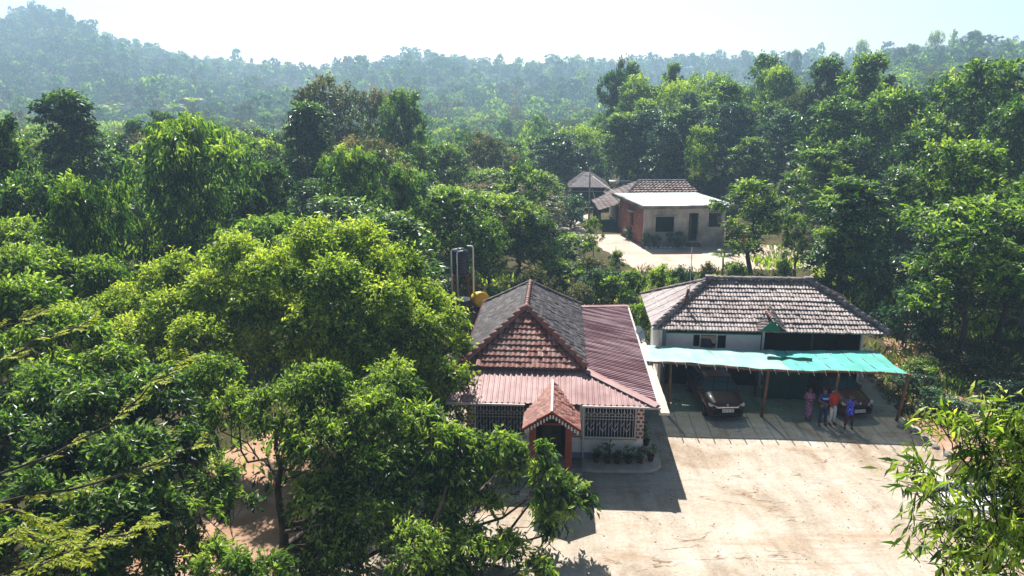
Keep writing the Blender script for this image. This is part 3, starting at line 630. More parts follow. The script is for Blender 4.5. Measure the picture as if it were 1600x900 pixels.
# ------------------------------------------------------------------ cars
def car(name, loc, rz, paint, label, plate, lamp_strip, W_=1.68, L_=4.2, H_=1.48, grille=True):
    o = empty(name, loc, rz, label, 'car')          # nose points to -Y, z=0 on the ground
    hw = W_ / 2
    # body sections: (y, half width, z bottom, z shoulder/top)
    secs = [(-L_ / 2, .70, .30, .62), (-L_ / 2 + .06, .82, .22, .74), (-L_ / 2 + .3, .95, .20, .80), (-L_ / 2 + .75, 1.0, .20, .90), (-L_ / 2 + 1.15, 1.0, .20, .97), (-.3, 1.0, .2, 1.0), (.8, 1.0, .2, 1.02), (L_ / 2 - .4, .98, .2, 1.04), (L_ / 2 - .08, .92, .24, 1.02), (L_ / 2, .84, .32, .9)]
    mb = MB(); n = 12; V_ = []
    for y, w, zb, zt in secs:
        hw_ = hw * w; pr = [(-.9, zb), (-1, zb + .15), (-1.0, (zb + zt) / 2 + .05), (-.96, zt - .12), (-.86, zt - .01), (-.45, zt + .035), (.45, zt + .035), (.86, zt - .01), (.96, zt - .12), (1.0, (zb + zt) / 2 + .05), (1, zb + .15), (.9, zb)]
        V_ += [(x * hw_, y, z) for x, z in pr]
    k = len(secs)
    mb.add(V_, [(i * n + j, i * n + (j + 1) % n, (i + 1) * n + (j + 1) % n, (i + 1) * n + j) for i in range(k - 1) for j in range(n)] + [tuple(range(n)), tuple((k - 1) * n + j for j in range(n))[::-1]], 0, True)
    mb.build('body', paint, o)
    # cabin: roof painted, glass around
    fy0, fy1, ry1, ry0 = -L_ / 2 + 1.12, -L_ / 2 + 1.72, L_ / 2 - .62, L_ / 2 - .12
    bw, tw, zb, zt = hw * .93, hw * .70, .98, H_ - .05
    ca = MB(); ca.add([(-bw, fy0, zb), (bw, fy0, zb), (bw, ry0, zb), (-bw, ry0, zb), (-tw, fy1, zt), (tw, fy1, zt), (tw, ry1, zt), (-tw, ry1, zt)], [(0, 3, 7, 4), (1, 5, 6, 2), (3, 2, 6, 7), (0, 4, 5, 1)])
    ca.build('window', M['glass'], o)
    rf = MB(); nn_ = 6; V_ = []
    for i in range(nn_ + 1):
        f_ = i / nn_; y = fy1 + (ry1 - fy1) * f_; zz = zt + .05 * math.sin(math.pi * min(1, .15 + f_ * .8))
        V_ += [(-tw, y, zt - .01), (-tw * .8, y, zz - .005), (0, y, zz + .015), (tw * .8, y, zz - .005), (tw, y, zt - .01)]
    rf.add(V_, [(i * 5 + j, i * 5 + j + 1, (i + 1) * 5 + j + 1, (i + 1) * 5 + j) for i in range(nn_) for j in range(4)], 0, True)
    rf.add([(-tw, fy1, zt - .012), (tw, fy1, zt - .012), (tw, ry1, zt - .012), (-tw, ry1, zt - .012)], [(0, 1, 2, 3)])
    rf.build('roof', paint, o)
    for s_ in (-1, 1):
        pl = MB(); pl.bar((s_ * bw, fy0, zb), (s_ * tw, fy1, zt), .05, .05); pl.bar((s_ * bw, ry0, zb), (s_ * tw, ry1, zt), .08, .06)
        pl.bar((s_ * bw, .15, zb), (s_ * tw, .15, zt), .07, .04); pl.bar((s_ * tw, fy1, zt), (s_ * tw, ry1, zt), .05, .05); pl.build('door_frame', paint, o)
    for sx in (-1, 1):
        for yy in (-L_ / 2 + .75, L_ / 2 - .75):
            wm = MB(); V_ = []
            prf = [(.2, -.09), (.29, -.09), (.31, -.06), (.31, .06), (.29, .09), (.2, .09)]; N = 20
            for r_, dx_ in prf:
                V_ += [(dx_, r_ * math.cos(6.2832 * j / N), r_ * math.sin(6.2832 * j / N)) for j in range(N)]
            wm.add(V_, [(i * N + j, i * N + (j + 1) % N, (i + 1) * N + (j + 1) % N, (i + 1) * N + j) for i in range(5) for j in range(N)], 0, True)
            w_ = empty('wheel'); w_.parent = o; w_.location = (sx * (hw - .075), yy, .31); wm.build('tyre', M['black'], w_)
            rm = MB()
            for j in range(5):
                a = 6.2832 * j / 5; rm.bar((sx * .05, 0, 0), (sx * .06, .2 * math.cos(a), .2 * math.sin(a)), .05, .03)
            V_ = [(sx * .03, r_ * math.cos(6.2832 * j / N), r_ * math.sin(6.2832 * j / N)) for r_ in (.001, .2) for j in range(N)]
            rm.add(V_, [(j, (j + 1) % N, N + (j + 1) % N, N + j) for j in range(N)]); rm.build('rim', M['grey_metal'], w_)
    yf = -L_ / 2
    for s_ in (-1, 1):
        hl = MB(); x0, x1 = s_ * hw * .48, s_ * hw * .93
        hl.add([(x0, yf + .02, .66), (x0, yf + .035, .72), (x1, yf + .32, .80), (x1 * 1.005, yf + .30, .70), (x0, yf - .02, .655), (x0, yf - .012, .72), (x1 * .99, yf + .2, .805), (x1 * .99, yf + .18, .69)], [(4, 5, 6, 7), (0, 4, 7, 3), (1, 2, 6, 5), (2, 3, 7, 6), (0, 1, 5, 4)])
        hl.build('headlight', M['lamp_lens'], o)
        mi = MB(); mi.box(s_ * (hw + .02) - .09, s_ * (hw + .02) + .09, yf + 1.3, yf + 1.4, .98, 1.1); mi.build('mirror', paint, o, .03)
        mh = MB(); mh.add([(s_ * hw * .6, yf + .01, .48), (s_ * hw * .82, yf + .06, .46), (s_ * hw * .82, yf + .05, .38), (s_ * hw * .6, yf, .38)], [(0, 1, 2, 3)]); mh.build('fog_lamp', M['black'], o)
    if lamp_strip: MB().bar((-hw * .5, yf - .035, .71), (hw * .5, yf - .035, .71), .03, .06).build('grille', M['chrome'], o)
    else: MB().box(-hw * .46, hw * .46, yf - .02, yf + .02, .58, .68).build('grille', M['black'], o)
    MB().box(-hw * .7, hw * .7, yf - .025, yf + .02, .3, .42).build('bumper_vent', M['black'], o)
    em = MB(); em.lathe([(.001, -.01), (.05, -.01), (.05, .01), (.001, .01)], n=14); e_ = em.build('badge', M['chrome'], o); e_.location = (0, yf - .012 if not lamp_strip else yf + .05, .79); e_.rotation_euler = (R(70), 0, 0)
    zp = .56 if lamp_strip else .45
    p_ = MB().box(-.26, .26, yf - .055, yf - .035, zp - .07, zp + .07).build('number_plate', M['plate'], o)
    cu = bpy.data.curves.new('plate_lettering', 'FONT'); cu.body = plate; cu.size = .11; cu.align_x = 'CENTER'; cu.align_y = 'CENTER'; cu.extrude = .001; cu.materials.append(M['black'])
    tq = bpy.data.objects.new('tmp', cu); C.objects.link(tq); dgm = bpy.data.meshes.new_from_object(tq.evaluated_get(bpy.context.evaluated_depsgraph_get())); bpy.data.objects.remove(tq); tx = bpy.data.objects.new('plate_lettering', dgm); C.objects.link(tx); tx.parent = p_; tx.location = (0, yf - .058, zp); tx.rotation_euler = (R(90), 0, 0)
    wp = MB()
    for x in (-.3, .28): wp.bar((x, fy0 + .03, zb + .05), (x + .42, fy0 + .12, zb + .11), .015, .015)
    wp.build('wiper', M['black'], o)
    return o
car('parked_car', (9.28, 33.0, 0), R(1.5), M['car_paint'], 'glossy maroon car with chrome grille strip under the pale half of the net', 'GA 07 K 4417', True, 1.7, 4.3, 1.5)
car('parked_car', (14.85, 32.95, 0), R(9), M['car_paint2'], 'dark red hatchback beside the woman in blue under the turquoise net', 'GA 04 C 8172', False, 1.6, 3.8, 1.42)

# ------------------------------------------------------------------ people
def skin(name, verts, edges, radii, material, parent, sub=1):
    me = bpy.data.meshes.new(name); me.from_pydata(verts, edges, []); o = bpy.data.objects.new(name, me); C.objects.link(o)
    m_ = o.modifiers.new('s', 'SKIN'); sv = me.skin_vertices[0].data
    for i, r in enumerate(radii): sv[i].radius = r if isinstance(r, tuple) else (r, r); sv[i].use_root = (i == 0)
    m_.use_smooth_shade = True
    s_ = o.modifiers.new('u', 'SUBSURF'); s_.levels = sub; s_.render_levels = sub
    dg = bpy.context.evaluated_depsgraph_get(); nm = bpy.data.meshes.new_from_object(o.evaluated_get(dg)); nm.name = name
    o.modifiers.clear(); o.data = nm; nm.materials.clear(); nm.materials.append(material); o.parent = parent
    for p in nm.polygons: p.use_smooth = True
    return o
M['skin'] = plain('brown_skin', (.20, .095, .06), .55); M['hair'] = plain('black_hair', (.008, .007, .008), .4)
def person(loc, rz, h, label, arms, clothes, stance=.11, long_hair=False):
    """arms: (left elbow, left hand, right elbow, right hand) in a 1.7 m figure that faces -Y; clothes: list of (part, kind, material)"""
    k = h / 1.7; o = empty('person', loc, rz, label, 'person'); J = {}
    J = dict(pel=(0, 0, .92), wa=(0, 0, 1.06), ch=(0, .0, 1.27), nk=(0, .01, 1.45), hd=(0, -.01, 1.55), tp=(0, 0, 1.63), sl=(-.17, .01, 1.38), sr=(.17, .01, 1.38), hl=(-.09, 0, .86), hr=(.09, 0, .86), kl=(-stance, -.02, .49), kr=(stance, -.02, .49), al=(-stance - .02, .02, .09), ar=(stance + .02, .02, .09), tl=(-stance - .04, -.14, .03), tr=(stance + .04, -.14, .03))
    J['el'], J['wl'], J['er'], J['wr'] = arms
    names = list(J); V_ = [tuple(c * k for c in J[n]) for n in names]; ix = {n: i for i, n in enumerate(names)}
    rad = dict(pel=.12, wa=.105, ch=.125, nk=.05, hd=.088, tp=.07, sl=.055, sr=.055, hl=.085, hr=.085, kl=.052, kr=.052, al=.035, ar=.035, tl=.03, tr=.03, el=.038, er=.038, wl=.026, wr=.026)
    E_ = [(ix[a], ix[b]) for a, b in (('pel', 'wa'), ('wa', 'ch'), ('ch', 'nk'), ('nk', 'hd'), ('hd', 'tp'), ('ch', 'sl'), ('ch', 'sr'), ('sl', 'el'), ('el', 'wl'), ('sr', 'er'), ('er', 'wr'), ('pel', 'hl'), ('pel', 'hr'), ('hl', 'kl'), ('kl', 'al'), ('al', 'tl'), ('hr', 'kr'), ('kr', 'ar'), ('ar', 'tr'))]
    rd = [rad[n] * k for n in names]
    for e, w in (('el', 'wl'), ('er', 'wr')):
        ev, wv = Vector(J[e]), Vector(J[w]); d = (wv - ev).normalized(); sd_ = d.cross(Vector((.2, 1, .3))).normalized(); pm = wv + d * .06
        V_.append(tuple(pm * k)); rd.append(.03 * k); pi = len(V_) - 1; E_.append((ix[w], pi))
        for q_, (off, ln) in enumerate(((-.03, .055), (-.01, .07), (.01, .065), (.03, .05))):
            b0 = pm + d * .03 + sd_ * off; b1 = b0 + d * ln * .5 + sd_ * off * .2; b2 = b1 + (d + Vector((0, -.4, -.3))).normalized() * ln * .5
            i0 = len(V_); V_ += [tuple(b0 * k), tuple(b1 * k), tuple(b2 * k)]; rd += [.0095 * k, .0085 * k, .007 * k]; E_ += [(pi, i0), (i0, i0 + 1), (i0 + 1, i0 + 2)]
        th = pm - d * .02 + sd_ * -.04; i0 = len(V_); V_ += [tuple(th * k), tuple((th + d * .03 - sd_ * .02) * k)]; rd += [.011 * k, .008 * k]; E_ += [(pi, i0), (i0, i0 + 1)]
    skin('body', V_, E_, rd, M['skin'], o)
    # face: nose, eyes, ears joined in the hair/face detail
    f = MB(); f.lathe([(.001, -.02), (.012, -.01), (.001, .02)], (0, -.098 * k, 1.555 * k), 8); 
    for s_ in (-1, 1): f.lathe([(.001, -.025), (.014, -.01), (.014, .012), (.001, .025)], (s_ * .088 * k, 0, 1.565 * k), 8)
    f.build('nose_and_ears', M['skin'], o)
    ey = MB()
    for s_ in (-1, 1): ey.lathe([(.001, -.008), (.011, 0), (.001, .008)], (s_ * .033 * k, -.088 * k, 1.585 * k), 8)
    ey.build('eyes', M['hair'], o)
    hv = [(0, .015, 1.655), (0, .045, 1.60)] + ([(0, .08, 1.50), (0, .10, 1.38), (0, .11, 1.22)] if long_hair else [(0, .055, 1.545)])
    hr_ = [.085, .092] + ([.065, .05, .03] if long_hair else [.07])
    skin('hair', [tuple(c * k for c in v) for v in hv], [(i, i + 1) for i in range(len(hv) - 1)], [r_ * k for r_ in hr_], M['hair'], o)
    g_ = lambda n, s_=1.0: (J[n], rad[n] * s_)
    for part, kind, mt_ in clothes:
        if kind in ('shirt', 'tshirt'):
            ends = [('sl', 'el', 'wl'), ('sr', 'er', 'wr')]; vs = [(0, 0, .90), (0, 0, 1.06), (0, 0, 1.27), (0, .01, 1.41)]; rs = [.155, .14, .15, .07]; es = [(0, 1), (1, 2), (2, 3)]
            for s_, e_, w_ in ends:
                i0 = len(vs); ev = Vector(J[e_]); wv = Vector(J[w_]); vs += [J[s_], tuple(ev if kind == 'shirt' else Vector(J[s_]).lerp(ev, .8))]; rs += [.075, .06]; es += [(2, i0), (i0, i0 + 1)]
                if kind == 'shirt': vs.append(tuple(ev.lerp(wv, .9))); rs.append(.043); es.append((i0 + 1, i0 + 2))
        elif kind == 'trousers':
            vs = [(0, 0, .98), (0, 0, .9), J['hl'], J['kl'], (J['al'][0], .02, .12), J['hr'], J['kr'], (J['ar'][0], .02, .12)]; rs = [.13, .135, .1, .075, .065, .1, .075, .065]; es = [(0, 1), (1, 2), (2, 3), (3, 4), (1, 5), (5, 6), (6, 7)]
        elif kind == 'gown':
            vs = [(0, 0, .10), (0, 0, .45), (0, 0, .85), (0, 0, 1.08), (0, 0, 1.27), (0, .01, 1.41), J['sl'], J['el'], J['sr'], J['er']]; rs = [.24, .20, .175, .145, .15, .07, .075, .055, .075, .055]; es = [(0, 1), (1, 2), (2, 3), (3, 4), (4, 5), (4, 6), (6, 7), (4, 8), (8, 9)]
        elif kind == 'tunic':
            vs = [(0, 0, .68), (0, 0, .85), (0, 0, 1.06), (0, 0, 1.27), (0, .01, 1.40), J['sl'], tuple(Vector(J['sl']).lerp(Vector(J['el']), .5)), J['sr'], tuple(Vector(J['sr']).lerp(Vector(J['er']), .5))]; rs = [.23, .19, .14, .15, .07, .075, .06, .075, .06]; es = [(0, 1), (1, 2), (2, 3), (3, 4), (3, 5), (5, 6), (3, 7), (7, 8)]
        elif kind == 'shoes':
            for s_ in ('l', 'r'):
                a, t_ = Vector(J['a' + s_]), Vector(J['t' + s_])
                skin(part, [tuple(Vector((a.x, a.y + .04, .05)) * k), tuple(Vector((a.x, a.y - .03, .055)) * k), tuple(Vector((t_.x, t_.y, .045)) * k)], [(0, 1), (1, 2)], [.045 * k, .05 * k, .04 * k], mt_, o)
            continue
        skin(part, [tuple(Vector(v) * k) for v in vs], es, [r_ * k for r_ in rs], mt_, o)
    return o
def patt(name, c1, c2, sc, lo=.5, hi=.56):
    m, t, b = mat(name); t.links.new(ramp(t, noise(t, sc, 2), [(lo, c1), (hi, c2)]), b.inputs['Base Color']); b.inputs['Roughness'].default_value = .8; return m
M['purple_print'] = patt('purple_printed_cotton', (.16, .03, .13), (.6, .3, .55), 22)
M['blue_print'] = patt('bright_blue_print', (.01, .03, .65), (.55, .6, .9), 22, .6, .64)
M['navy_cloth'] = plain('navy_cloth', (.012, .02, .1), .85); M['red_cloth'] = plain('red_shirt', (.55, .03, .012), .8); M['white_cloth'] = plain('white_trousers', (.72, .72, .78), .85)
M['maroon_cloth'] = plain('maroon_leggings', (.10, .012, .02), .8); M['shoe'] = plain('dark_shoe', (.02, .015, .015), .5); M['sandal'] = plain('brown_sandal', (.25, .08, .05), .6)
pp = at(1262, 657); person(pp, R(-15), 1.52, 'woman in a long purple printed gown standing left of the man in navy', ((-.24, .03, 1.15), (-.1, -.14, 1.08), (.24, .03, 1.15), (.1, -.14, 1.06)), [('gown', 'gown', M['purple_print'])], .08, True)
pp = at(1284, 665); pb = person(pp, R(8), 1.74, 'person in navy shirt with a pale blue chest stripe and dark trousers', ((-.27, .0, 1.16), (-.08, -.2, 1.1), (.27, .0, 1.16), (.1, -.18, 1.08)), [('trousers', 'trousers', M['navy_cloth']), ('shirt', 'tshirt', plain('navy_shirt', (.015, .035, .22), .8)), ('shoe', 'shoes', M['shoe'])])
sb = MB(); N = 14
sb.add([(.17 * math.sin(-1.0 + 2.0 * i / N), -.168 * math.cos(-1.0 + 2.0 * i / N), z) for z in (1.26, 1.34) for i in range(N + 1)], [(i, i + 1, N + 2 + i, N + 1 + i) for i in range(N)], 0, True); sb.build('chest_stripe', plain('pale_blue_stripe', (.25, .5, .8), .8), pb)
pp = at(1299, 664); person(pp, R(25), 1.75, 'person in a red shirt and white trousers with one hand on the hip', ((-.24, .05, 1.15), (-.2, -.1, .95), (.36, .08, 1.16), (.17, -.06, 1.0)), [('trousers', 'trousers', M['white_cloth']), ('shirt', 'shirt', M['red_cloth']), ('shoe', 'shoes', M['sandal'])], .1)
pp = at(1325, 670); pw = person(pp, R(-5), 1.58, 'woman in bright blue printed tunic raising both hands to her face', ((-.27, -.12, 1.25), (-.07, -.17, 1.5), (.27, -.12, 1.25), (.07, -.17, 1.5)), [('leggings', 'trousers', M['maroon_cloth']), ('tunic', 'tunic', M['blue_print']), ('shoe', 'shoes', M['shoe'])], .13, True)
k = 1.58 / 1.7
ph = MB().box(-.075, .075, -.265, -.25, 1.5 * k, 1.59 * k).build('phone', M['black'], None, .005, label='small dark phone held up in front of the face of the woman in blue', cat='phone'); ph.location = pp; ph.rotation_euler = (0, 0, R(-5))

# ------------------------------------------------------------------ water tanks behind the front house
TY = 42.0
tp = atY(720, 427, TY); tt = atY(720, 390, TY)
tk = empty('water_tank', (tp.x, TY, tp.z), 0, 'tall ribbed black water tank raised on a rusty frame behind the front house', 'water tank')
hh = tt.z - tp.z + .05; pr = [(.001, 0), (.43, 0)]
for i in range(8): z = hh * .84 * i / 8; pr += [(.46, z + .02), (.46, z + hh * .07), (.435, z + hh * .085)]
pr += [(.46, hh * .86), (.36, hh * .95), (.22, hh * .985), (.2, hh * 1.03), (.001, hh * 1.03)]
MB().lathe(pr, n=28).build('tank_body', M['black_plastic'], tk)
sf = MB()
for a in (-.42, .42):
    for b_ in (-.42, .42): sf.bar((a, b_, -tp.z), (a, b_, 0), .07)
for z in (-.04, -tp.z * .5):
    for a in (-.42, .42): sf.bar((a, -.42, z), (a, .42, z), .06); sf.bar((-.42, a, z), (.42, a, z), .06)
sf.bar((-.42, -.42, -tp.z * .5), (.42, -.42, 0), .04); sf.build('stand', M['rust'], tk)
for (xa, top_) in ((705, 390), (714, 393), (739, 385)):
    q_ = atY(xa, top_, TY - .6); 
    MB().tube([(q_.x, q_.y, 0), (q_.x, q_.y, q_.z - .08), (q_.x + (.05 if xa < 730 else -.06), q_.y, q_.z), (q_.x + (.3 if xa < 730 else -.32), q_.y + .3, q_.z - .02 if xa < 730 else q_.z - .04)], .035 if xa < 730 else .05, 8).build('standing_pipe', M['white_paint'], None, label={705: 'thin white pipe at the left side of the raised black tank', 714: 'shorter white pipe in front of the raised black tank', 739: 'thick white pipe rising at the right side of the raised black tank'}[xa], cat='pipe', group='white pipes by the water tank')
q_ = atY(725, 484, 40.5)
MB().box(-.8, 1.2, -.6, .6, 0, q_.z).build('masonry_stand', M['wood_dark'], None, .03, label='dark masonry block carrying the low tank and yellow drum', cat='stand').location = (q_.x, 40.5, 0)
t2 = MB().lathe([(.001, 0), (.42, 0), (.45, .05), (.44, .3), (.46, .33), (.45, .62), (.001, .62)], n=24).build('low_tank', M['black_plastic'], None, label='squat black tank with a pale lid beside the yellow drum', cat='water tank'); t2.location = (q_.x - .1, 40.4, q_.z)
MB().lathe([(.001, .622), (.47, .622), (.45, .68), (.001, .72)], n=24).build('lid', M['white_paint'], t2)
q3 = atY(748, 470, 40.8); yd = MB().lathe([(.001, -.4), (.40, -.4), (.44, -.36), (.44, -.1), (.46, -.07), (.44, -.04), (.44, .36), (.40, .4), (.001, .4)], n=24).build('yellow_drum', M['yellow_plastic'], None, label='yellow plastic drum lying on its side behind the front house', cat='drum'); yd.location = (q3.x + .05, 40.9, q_.z + .46); yd.rotation_euler = (R(78), 0, R(25))

# ------------------------------------------------------------------ far houses
h3 = empty('flat_roof_house', (12.09, 69.6, 0), R(2.5), 'unfinished flat roofed house with red brick side and bare cement front', 'house')
f3 = MB(); wall_x(f3, 0, 7.5, 0, .22, 0, 3.5, [(1.05, 2.85, 1.3, 2.75), (4.15, 5.05, .45, 3.05), (5.95, 7.2, 1.75, 3.1)]); f3.box(7.28, 7.5, .22, 7.2, 0, 3.5); f3.box(.22, 7.28, 6.98, 7.2, 0, 3.5); f3.build('wall', M['plaster'], h3)
s3 = MB(); s3.box(0, .2, 2.9, 7.2, 0, 1.4); s3.box(0, .2, .22, 2.9, 0, 3.5); s3.box(0, .2, 2.9, 3.9, 2.6, 3.5)
s3.box(0, .2, 3.9, 7.2, 1.4, 3.5); s3.build('brick_side_wall', M['laterite'], h3)
MB().prism([(-.35, -.45), (4.1, -.45), (4.1, -.25), (8.6, -.25), (8.4, 9.0), (-.35, 8.8)], 3.5, 3.78).build('roof_slab', worn('mould_stained_slab', (.16, .15, .14), (.34, .32, .30), 1.6, .9, (.08, .075, .07)), h3)
MB().prism([(-.2, -.3), (3.95, -.3), (3.95, -.1), (8.45, -.1), (8.25, 8.85), (-.2, 8.65)], 3.78, 3.79).build('roof_top', M['slab_white'], h3)
MB().box(4.0, 5.2, -.55, 0, 0, .3).build('doorstep', M['laterite'], h3, .02)
MB().box(4.16, 4.45, .1, .15, .46, 3.04).build('door', M['wood_dark'], h3)
for x0, x1, z0, z1 in ((1.05, 2.85, 1.3, 2.75), (5.95, 7.2, 1.75, 3.1)):
    w_ = MB(); w_.box(x0 - .1, x1 + .1, -.12, .0, z1, z1 + .07); w_.box(x0, x0 + .05, .03, .1, z0, z1); w_.box(x1 - .05, x1, .03, .1, z0, z1); w_.build('window_frame', M['plaster'], h3)
MB().box(-.35, 0, 2.6, 4.2, 2.75, 2.85).build('window_hood', M['plaster'], h3)
MB().box(.3, 7.2, 3.5, 3.6, 0, 3.49).build('inner_wall', M['shade_in'], h3)
def shear(root, k_):
    for c_ in root.children:
        for me_ in [c_.data] + [g_.data for g_ in c_.children]:
            for v in me_.vertices: v.co.x -= k_ * v.co.y
shear(h3, .13)
h4 = empty('tiled_cottage', (10.9, 79.0, 0), 0, 'old brown tiled cottage joined behind the flat roofed house', 'house')
roof_plane(h4, 'side_tile_roof', (-.3, 9.5, 2.5), (-.3, -1.5, 2.5), (2.9, 5.2, 4.35), (2.9, 4.6, 4.35), M['tile_brown'], .5, .4, .05, .1, 21)
roof_plane(h4, 'front_tile_roof', (-.3, -1.5, 2.5), (9.6, -1.5, 2.5), (2.9, 4.9, 4.35), (8.0, 4.9, 4.35), M['tile_brown'], .6, .4, .05, .12, 22)
roof_plane(h4, 'back_tile_roof', (9.6, 10, 2.5), (-.3, 10, 2.5), (8.0, 4.9, 4.35), (2.9, 4.9, 4.35), M['tile_brown'], .6, .4, .05, .1, 23)
roof_plane(h4, 'end_sheet_roof', (9.6, -1.5, 2.5), (9.6, 10, 2.5), (7.2, 4.9, 4.38), (8.0, 4.9, 4.38), M['sheet_grey'], .6, .4, .03, .05, 24)
roof_plane(h4, 'veranda_tile_roof', (-2.0, 6.5, 2.0), (-2.0, -.6, 2.0), (-.3, 7.5, 2.55), (-.3, -.6, 2.55), M['tile_brown'], .45, .4, .05, .08, 25)
caps(h4, (2.9, 4.9, 4.4), (8.0, 4.9, 4.4), M['cap_grey'], .13, .5); caps(h4, (-.3, -1.5, 2.55), (2.9, 4.9, 4.4), M['cap_grey'], .13, .5)
w4 = MB(); w4.box(.3, .5, .2, 9, 0, 2.9); w4.box(.5, 9.0, 0.2, .4, 0, 2.5); w4.build('wall', M['plaster'], h4)
for y in (-.4, .9, 2.2, 3.5, 4.8, 6.1): MB().box(-1.85, -1.72, y, y + .13, 0, 2.05).build('post', M['wood_dark'], h4)
MB().box(.28, .3, 1.5, 2.5, 0, 2.1).build('door', M['wood_dark'], h4)
h5 = empty('shed', (9.0, 92, 0), R(-4), 'small open shed with a grey gabled sheet roof left of the brown tiled cottage', 'shed')
roof_plane(h5, 'front_roof_slope', (-2.3, -.6, 2.75), (2.6, -.6, 2.75), (-.3, 1.6, 4.35), (.3, 1.6, 4.35), M['sheet_grey'], per=.3, amp=.03, ribs=True)
roof_plane(h5, 'side_roof_slope', (2.6, -.6, 2.75), (2.6, 4.4, 2.75), (.3, 1.6, 4.35), (.3, 3, 4.35), M['sheet_grey'], per=.3, amp=.03, ribs=True)
roof_plane(h5, 'left_roof_slope', (-2.3, 4.4, 2.75), (-2.3, -.6, 2.75), (-.3, 3, 4.35), (-.3, 1.6, 4.35), M['sheet_grey'], per=.3, amp=.03, ribs=True)
MB().box(-1.9, 2.2, 2.2, 2.35, 0, 2.9).build('wall', M['wood_dark'], h5)
for x, y in ((-1.9, 0), (.2, 0), (2.1, 0), (2.1, 3.5)): MB().box(x, x + .14, y, y + .14, 0, 2.85).build('post', M['bark_pale'], h5)
MB().bar((-1.9, 0, 2.2), (2.2, 0, 2.2), .1).build('beam', M['bark_pale'], h5)
ws = MB(); ws.prism([(-1.4, -.7), (1.3, -.7), (1.4, .8), (-1.3, .8)], 2.6, 2.65)
ws = ws.build('roof', M['slab_white'], None, label='small white sheet roof on posts behind the brown tiled cottage', cat='lean-to'); ws.location = (13.2, 94, .6)
for x in (-1.2, 1.1): MB().box(x, x + .1, -.6, -.5, -.6, 2.6).build('post', M['wood_dark'], ws)
ws.name = 'lean_to'

bs = MB().box(-.9, .9, -.6, .6, 0, 1.7).build('brick_stack', M['laterite'], None, .03, label='stack of red bricks by the right end of the cement front', cat='bricks'); bs.location = (20.6, 69.2, 0)
MB().prism([(-1.0, -.7), (.9, -.75), (1.1, .7), (-.9, .65)], 1.702, 1.74).build('cover_sheet', M['slab_white'], bs)
# utility pole, wires, drums, bench, tank
pb_ = at(920, 343); up = empty('utility_pole', pb_, 0, 'grey metal electricity pole on the dirt path by the shed', 'utility pole')
ph_ = atY(920, 262, pb_.y).z
MB().tube([(0, 0, 0), (0, 0, ph_)], [.11, .07], 8).build('pole', M['pole_metal'], up)
MB().bar((-.5, 0, ph_ - .9), (.5, 0, ph_ - .9), .08).build('cross_arm', M['pole_metal'], up)
for x in (-.45, 0, .45): MB().lathe([(.04, 0), (.07, .05), (.04, .1), (.06, .14), (.001, .16)], (x, 0, ph_ - .85), 8).build('insulator', M['white_paint'], up)
def wire(a, b, sag, label, r_=.018, m_=None):
    a, b = Vector(a), Vector(b); pts = [a.lerp(b, i / 12) - Vector((0, 0, sag * 4 * (i / 12) * (1 - i / 12))) for i in range(13)]
    MB().tube(pts, r_, 5).build('wire', m_ or M['black'], None, label=label, cat='wire')
tp_ = pb_ + Vector((0, 0, ph_ - .8))
wire(tp_ + Vector((-.4, 0, 0)), (-6, 80, 6.2), .7, 'upper wire running from the pole to the trees on its left')
wire(tp_ + Vector((-.4, 0, -.5)), (-6, 80, 5.7), .8, 'lower wire running from the pole to the trees on its left')
wire(tp_ + Vector((.3, 0, -.1)), (11.7, 72, 3.75), .25, 'pale wire running from the pole down to the flat roofed house', .03, M['white_paint'])
wire(tp_ + Vector((.1, 0, -.6)), tuple(at(941, 362)), 0, 'taut stay wire from the pole down to the path', .02, M['pole_metal'])
q_ = at(865, 352); MB().box(-.55, .55, -.5, .5, 0, 1.25).build('cement_cistern', M['concrete'], None, .05, label='pale square cement cistern left of the blue drum', cat='cistern').location = q_
MB().box(-.5, .5, -.45, .45, 1.252, 1.3).build('lid', M['plaster'], bpy.data.objects['cement_cistern'])
q_ = at(907, 345); bd = MB().lathe([(.001, 0), (.3, 0), (.32, .05), (.32, .3), (.34, .33), (.32, .36), (.32, .6), (.34, .63), (.32, .66), (.32, .95), (.28, 1.0), (.001, 1.0)], n=18).build('blue_drum', M['blue_plastic'], None, label='upright blue plastic drum by the dirt path near the pole', cat='drum'); bd.location = q_
q_ = at(874, 366); be = empty('bench', q_, R(-4), 'low weathered bench on the dirt in front of the cistern', 'bench')
MB().box(-.75, .75, -.18, .18, .42, .5).build('seat', M['stone'], be, .01)
for x in (-.5, .5): MB().box(x - .1, x + .1, -.15, .15, 0, .42).build('leg', M['stone'], be)
q_ = at(960, 400); pl_ = MB().tube([(0, 0, 0), (.03, 0, 2.4), (.0, 0, 3.2)], [.04, .035, .025], 6).build('white_stake', M['white_paint'], None, label='thin white stake standing before the forecourt of the flat roofed house', cat='stake'); pl_.location = at(960, 452)
# white stones lined up along the plant bed
for i in range(9):
    x = 12.3 + i * .42; st_ = MB().lathe([(.001, 0), (.15, .0), (.17, .08), (.1, .17), (.001, .2)], n=9).build('edging_stone', M['stone_white'], None, label='whitewashed stone edging the bed under the cement front', cat='stone', group='white stones along the plant bed'); st_.location = (x, 68.75 - .03 * i + random.Random(i).uniform(-.06, .06), 0); st_.scale = (1 + .2 * math.sin(i * 3), 1, .9)
